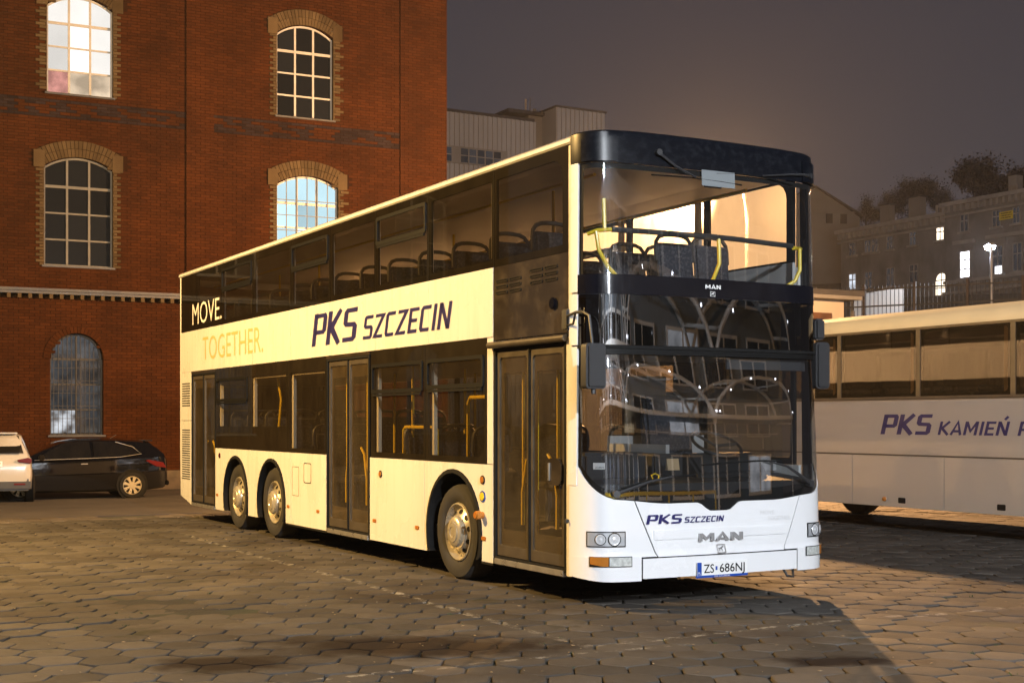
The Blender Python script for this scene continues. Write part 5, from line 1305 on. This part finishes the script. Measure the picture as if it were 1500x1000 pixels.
s0, z1_ = tplane(1467, 392); MB().box(s0, s0+.26, -.74, -.70, z1_-.55, z1_+.05).build('lit_pane', P_fc, ten); MB().box(s0+.36, s0+.62, -.74, -.70, z1_-.55, z1_+.05).build('lit_pane', P_fc, ten)
for (px0, px1, py0, d) in ((1289, 1306, 299, 3), (1331, 1352, 287, 3.5), (1477, 1494, 255, 4)):
    T1 = T0+TN*d; a_x = (px0-750)/1980; s0 = (T1.x-a_x*T1.y)/(a_x*TD.y-TD.x); a_x = (px1-750)/1980; s1 = (T1.x-a_x*T1.y)/(a_x*TD.y-TD.x); zt = 1.6+(616-py0)/1980*(T1.y+TD.y*s1); s1 -= .35
    MB().box(s0, s1, d, d+.75, zc1-1, zt).build('chimney', M['plastl2'] if px0 < 1400 else M['stucco'], ten); MB().box(s0-.1, s1+.1, d-.1, d+.85, zt, zt+.15).build('chimney_cap', M['rooft'], ten)
for (px, py) in ((1357, 303), (1362, 302), (1368, 303), (1476, 272)):
    s0, zt = tplane(px, py); MB().tube([(s0-1.2, 2.5, zc1), (s0-1.2, 2.5, zt+.5)], .12, 6).build('flue', M['stucco'], ten)
s0, zb_ = tplane(1474, 324); s1, zt = tplane(1494, 309)
ban = MB().box(s0, s1, -.80, -.76, zb_, zt).build('banner', mat('yellow_banner', (.75, .60, .06), .6), None)
ban.matrix_world = Matrix.Translation((T0.x, T0.y, 0)) @ Matrix.Rotation(math.atan2(TD.y, TD.x), 4, 'Z')
tag(ban, 'yellow banner with three lines of black letters hung between two upper tenement windows', 'banner')
bw = s1-s0; bhh = zt-zb_
# illegible small lettering: three rows of dark strokes
rb = MB(); random.seed(3)
for r_ in range(3):
    x = s0+.12*bw
    while x < s1-.12*bw:
        a = random.uniform(.03, .07)*bw; rb.box(x, x+a, -.812, -.80, zb_+bhh*(.16+.28*r_), zb_+bhh*(.16+.28*r_+.14)); x += a+random.uniform(.02, .05)*bw
rb.build('lettering', M['ink'], ban, loc=(0, 0, 0))
random.seed(11)
# gabled house left of the tenement
gb = thing('gabled_house', 'pale gabled house with two small dark attic windows behind the bus corner', 'building', (31, 134, 9), math.atan2(AC.y, AC.x)*.3)
OFFS[gb.name] = (0, 0, -9)
q = lambda px, py, Y=134: ((px-750)/1980*Y-31, 1.6+(616-py)/1980*Y)
a1 = q(1150, 350); pk = q(1195, 275); rt = q(1262, 317); rb_ = q(1262, 460)
MB().prism([(a1[0], 9), (a1[0], a1[1]-.5), (pk[0]-3, pk[1]-1.2), pk, rt, (rt[0], 9)], 0, 14).build('wall', M['plastl2'], gb)
MB().prism([(pk[0]-.2, pk[1]), (pk[0]-.2, pk[1]+.2), (rt[0]+.3, rt[1]+.2), (rt[0]+.3, rt[1])], -.3, 14.3).build('roof', M['rooft'], gb)
for px in (1210, 1232):
    c0 = q(px, 327); c1 = q(px+10, 313); MB().box(c0[0], c1[0], -.06, .0, c0[1], c1[1]).build('window', M['rooft'], gb)
MB().box(a1[0], rt[0], -.08, 0, q(1200, 310)[1]-.05, q(1200, 310)[1]+.05).build('string_course', M['plastl2'], gb)
# low flat roofed building and its wall
lb = thing('flat_roofed_shed', 'low cream flat-roofed building with brown shuttered window above the coach roof', 'building', (9.6, 42.5, -.3), math.atan2(AC.y, AC.x))
OFFS[lb.name] = (0, 0, .3)
MB().box(-6, 1.1, 0, 5, -.3, 5.42).build('wall', M['plastl'], lb); MB().box(-6.3, 1.5, -.4, 5.3, 5.42, 5.62).build('roof', M['conc'], lb); MB().box(-6.3, 1.55, -.45, -.38, 5.54, 5.7).build('gutter', M['rooft'], lb)
MB().box(-1.5, .55, -.05, .02, 4.5, 5.0).build('window', mat('brown_shutter', (.10, .045, .025), .6, var=.3, vscale=3), lb); MB().box(-1.6, .65, -.10, .02, 4.38, 4.5).build('sill', M['plastl'], lb)
MB().tube([(1.45, -.05, -.3), (1.45, -.05, 5.1)], .05, 8).build('downpipe', M['rooft'], lb)
rw = thing('retaining_wall', 'grey concrete retaining wall carrying the fence above the coach', 'wall', (19.0, 63.5, -.3), math.atan2(-.55, .83))
MB().box(-8, 26, 0, .5, 0, 6.1).build('wall_body', M['conc'], rw); MB().box(-8, 26, -.1, .6, 6.1, 6.25).build('coping', M['stucco'], rw)
wb = thing('white_wall', 'pale low wall segment with a sloping end behind the fence', 'wall', (17.6, 67.5, 5.7), math.atan2(.25, .97))
MB().prism([(-.6, 0), (2.2, 0), (2.2, 2.55), (1.5, 2.5), (-.6, 2.15)], 0, .4).build('wall_body', M['plastl2'], wb)
# fence: bars and posts
fe = thing('steel_fence', 'dark steel bar fence with rusty posts running along the retaining wall', 'fence', (19.0, 63.5, 5.95), math.atan2(-.55, .83))
me = None; mp_ = None
M['rusty'] = mat('rusty_post', (.06, .045, .038), .8, var=.3)
for k in range(150):
    x = -7.5+k*.20
    if me is None: o = MB().box(-.014, .014, .2, .23, 0, 2.1).build('bar', M['iron'], fe, loc=(x, 0, 0)); me = o.data
    else: link('bar', me, None, fe, (x, 0, 0))
for k in range(13):
    x = -7.5+k*2.45
    if mp_ is None: o = MB().box(-.055, .055, .16, .30, 0, 2.2).build('post', M['rusty'], fe, loc=(x, 0, 0)); mp_ = o.data
    else: link('post', mp_, None, fe, (x, 0, 0))
for z in (.25, 1.1, 1.9): MB().box(-7.6, 22.4, .19, .25, z, z+.07).build('rail', M['iron'], fe)
# trees on the hill: trunk, limbs and thin autumn crown
M['bark'] = mat('bark', (.045, .037, .03), .9, var=.3); M['leaf'] = mat('autumn_leaves', (.045, .038, .032), .8, island=.5)
def tree(x, y, z, h, wd, seed, label, dens=1.0):
    rnd = random.Random(seed); t = thing('tree', label, 'tree', (x, y, z), rnd.uniform(0, 6), 'bare autumn trees on the hill behind the houses')
    tr = MB(); lf = MB(); tr2 = MB()
    tr.tube([(0, 0, -1), (.1, 0, h*.2), (-.05, .1, h*.42)], .045*h*.6, 8, r2=.02*h)
    def grow(p, d, ln, r, lev):
        q = p+d*ln; mid = p+d*ln*.5+Vector([rnd.gauss(0, .05)*ln for _ in range(3)])
        tr2.tube([p, mid, q], r, 4 if lev > 1 else 5, cap=False, r2=r*.6)
        if lev >= 4:
            for _ in range(int(26*dens)):
                c_ = q+Vector([rnd.gauss(0, ln*.62) for _ in range(3)]); s_ = rnd.uniform(.5, 1.1)*h/30; a = Vector([rnd.gauss(0, 1) for _ in range(3)]).normalized()*s_; b_ = Vector([rnd.gauss(0, 1) for _ in range(3)]).normalized()*s_
                lf.add([c_, c_+a, c_+a*.4+b_], [(0, 1, 2)])
            return
        for _ in range(rnd.choice((3, 3, 4))):
            nd = (d+Vector((rnd.gauss(0, .55)*wd, rnd.gauss(0, .55)*wd, rnd.gauss(.08, .3)))).normalized(); grow(q if rnd.random() < .7 else mid, nd, ln*rnd.uniform(.62, .86), r*.6, lev+1)
    for _ in range(5):
        grow(Vector((0, 0, h*rnd.uniform(.2, .42))), Vector((rnd.gauss(0, .5)*wd, rnd.gauss(0, .5)*wd, .9)).normalized(), h*.21, .016*h, 1)
    tr.build('trunk', M['bark'], t, fix=False); tr2.build('branches', M['bark'], t, fix=False); lf.build('crown', M['leaf'], t, fix=False, kind='stuff')
tl = [(1440, 290, 150, 9.5, 1.05, 'largest tree of the hill, a broad dark crown against the sky above the tenement roof'),
      (1346, 298, 150, 6.2, .9, 'small tree with a rounded crown right behind the middle tenement chimney'),
      (1308, 306, 150, 4.6, 1.0, 'low tree between the first and the middle tenement chimney'),
      (1268, 318, 150, 4.6, 1.1, 'low sparse tree just right of the gabled house'),
      (1382, 300, 150, 4.4, 1.2, 'low bushy tree left of the largest tree on the hill'),
      (1502, 285, 150, 6.5, .9, 'tree behind the chimney at the right edge of the picture')]
for i, (px, py, Y, h, wd, lab) in enumerate(tl):
    p = gp(px, py, Y); tree(p.x, p.y, p.z-h*.35-1.0, h*1.02, wd, 20+i, lab, 1.3 if i == 0 else 1.0)
# ------------------------------------------------------------------ street lamps; each head holds its own light
M['pole'] = mat('galvanised_pole', (.35, .35, .36), .5, metal=.4)
def street_lamp(x, y, h, reach, az, power, colr_, label, size=.12, lit=60, gr_=.13, z0=0):
    t = thing('street_lamp', label, 'street lamp', (x, y, z0), az, 'street lamps')
    MB().tube([(-reach, 0, -.3), (-reach, 0, h-.6), (-reach*.9, 0, h-.05), (-.25, 0, h+.12)], .085, 10, r2=.045).build('pole', M['pole'], t, smooth=True)
    hd = MB().prism([(-.35, h+.06), (.30, h+.08), (.26, h+.17), (-.30, h+.20)], -.13, .13).build('lamp_head', M['pole'], t, bevel=.02)
    MB().lathe([(gr_, h+.055), (gr_*.85, h-gr_*.3), (gr_*.5, h-gr_*.55), (.001, h-gr_*.6)], (0, 0, 0), 16, axis='z').build('lamp_glass', emit('lamp_glow_%d' % int(power), colr_, lit), hd, loc=(0, 0, 0), smooth=True)
    ld = bpy.data.lights.new('lamp_light', 'POINT'); ld.energy = power; ld.color = colr_; ld.shadow_soft_size = size
    lo = bpy.data.objects.new('lamp_light', ld); COL.objects.link(lo); lo.parent = t; lo.location = (0, 0, h-.18)
    return t
street_lamp(-10.5, 13.7, 8.4, 1.6, R(0), P_LEFT, SODIUM, 'sodium street lamp left of the bus, outside the picture', .10, 30)
street_lamp(4.35, 30.0, 6.7, .9, R(180), P_BACK, SODIUM_B, 'sodium street lamp standing behind the coach, glowing through the upper bus windows', .10, 160)
street_lamp(5.5, -6.5, 8.5, 1.2, R(60), P_COOL, COOL, 'white street lamp behind the camera lighting the bus front', .15, 30)
tl2 = BP+FW*21+AC*-2.0  # extra lamp added to whiten the canopy mirrored in the windscreen
street_lamp(tl2.x, tl2.y, 6.5, .8, R(60), 5200, COOL, 'white street lamp added to brighten the mirrored terminal, outside the picture', .12, 30)
lp = gp(1450, 362, 66)
street_lamp(lp.x, lp.y, 8.6, .25, R(90), P_FAR, (.85, .9, 1), 'white street lamp with slim pole glaring in front of the tenement', .15, 400, .26, z0=lp.z-8.6)
# ------------------------------------------------------------------ invented terminal building behind the camera, put there to be mirrored in the windscreens
tp = BP+FW*27+AC*4.0
tm_ = thing('invented_terminal', 'invented pale blue bus terminal with white frames and a curved canopy, built for the windscreen reflections', 'building', (tp.x, tp.y, 0), math.atan2(-AC.y, -AC.x))
M['tblue'] = mat('blue_render', (.05, .09, .17), .7, var=.08); M['tpale'] = mat('pale_render', (.20, .235, .28), .7, var=.08)
MB().box(-26, 26, 0, 10, 0, 3.2).build('wall', M['tblue'], tm_); MB().box(-26, 26, .05, 10, 3.2, 10.5).build('wall', M['tpale'], tm_)
P_t = emit('terminal_pane', (.22, .20, .18), .12, .4, 1, .6); P_tl = emit('terminal_lit_pane', (.9, .92, 1), 1.2, .4, 1, .3)
for k in range(12):
    x = -24+k*4.1
    for (z0, z1) in ((.9, 2.9), (4.1, 6.4), (7.4, 9.6)):
        w_ = MB().ring(rrect(x, x+3.0, z0, z1, .01), rrect(x+.12, x+2.88, z0+.12, z1-.12, .01), -.10, .0).box(x+1.44, x+1.56, -.08, 0, z0, z1).build('window', M['plate'], tm_)
        MB().box(x+.1, x+2.9, -.04, -.02, z0+.1, z1-.1).build('pane', P_tl if (k*7+int(z0)) % 9 == 0 else P_t, w_, loc=(0, 0, 0))
cn = MB()
for k in range(5):
    xc = -20+k*10; pts = [(xc+5*math.cos(R(180-a*15)), -3.2, 4.6+3.0*math.sin(R(a*15))) for a in range(13)]
    cn.tube(pts, .13, 6); cn.tube([(p[0], -.1, p[2]+.4) for p in pts], .12, 6)
    for p in pts[::2]: cn.tube([p, (p[0], -.1, p[2]+.4)], .06, 5)
    cn.tube([(xc-5, -3.2, 0), (xc-5, -3.2, 4.7)], .07, 8)
cn.build('canopy', M['plate'], tm_)
MB().box(-25, 25, -3.6, -3.4, 4.85, 5.1).build('fascia', M['plate'], tm_)
MB().box(-25, 25, -3.4, 0, 5.0, 5.1).build('canopy_roof', M['tpale'], tm_)
ls = MB()
lm = emit('led_string', (.85, .88, 1), 30)
for k in range(5):
    xc = -20+k*10
    for a in range(1, 12, 2):
        q = MB().lathe([(.001, -.07), (.07, 0), (.001, .07)], (xc+5*math.cos(R(180-a*15)), -3.75, 4.5+3.0*math.sin(R(a*15))), 6).build('light_bulb', lm, tm_)
kb = MB()
for k in range(24):
    a0, a1 = R(180*k/24), R(180*(k+1)/24); p0 = (9*math.cos(a0), -6-5*math.sin(a0)); p1_ = (9*math.cos(a1), -6-5*math.sin(a1))
    kb.add([(p0[0], p0[1], 0), (p1_[0], p1_[1], 0), (p1_[0], p1_[1], .55), (p0[0], p0[1], .55), (p0[0]*.97, p0[1]+.3, .55), (p1_[0]*.97, p1_[1]+.3, .55)], [(0, 1, 2, 3), (3, 2, 5, 4)])
kb.build('kerb_barrier', M['plate'], tm_)
MB().box(-14, 14, -4.2, -4.12, 1.05, 1.15).build('yellow_rail', M['yellow'], tm_)
for k in range(15): MB().box(-14+k*2, -13.92+k*2, -4.2, -4.12, 0, 1.1).build('rail_post', M['yellow'], tm_)
for k in range(12): MB().box(-22+k*4, -21.9+k*4, -1.2, -1.1, 3.2, 4.2).build('railing_post', M['plate'], tm_)
MB().box(-24, 24, -1.2, -1.12, 4.15, 4.22).build('railing', M['plate'], tm_)
# dark buildings on the left, mirrored in the side windows
lt = thing('brick_storehouse', 'dark brick storehouse left of the yard, outside the picture', 'building', (-34, 12, 0), RZB)
MB().box(-16, 16, -6, 0, 0, 9).build('wall', M['mortar'], lt); MB().box(-16.5, 16.5, -6.5, .5, 9, 9.4).build('roof', M['rooft'], lt)
for k in range(6): MB().box(-14+k*5, -12+k*5, 0, .06, 3, 6).build('window', FP if k % 2 else P_warm, lt)

# ------------------------------------------------------------------ thin night mist
hm = bpy.data.materials.new('mist'); hm.use_nodes = True; hn = hm.node_tree; hn.nodes.clear()
ho = hn.nodes.new('ShaderNodeOutputMaterial'); hv = hn.nodes.new('ShaderNodeVolumePrincipled')
hv.inputs['Density'].default_value = .00024; hv.inputs['Color'].default_value = (.95, .95, 1, 1); hv.inputs['Anisotropy'].default_value = .55
hn.links.new(hv.outputs[0], ho.inputs['Volume'])
hz_ = MB().box(-310, 310, -210, 460, -2, 46).build('haze', hm); hz_['kind'] = 'stuff'
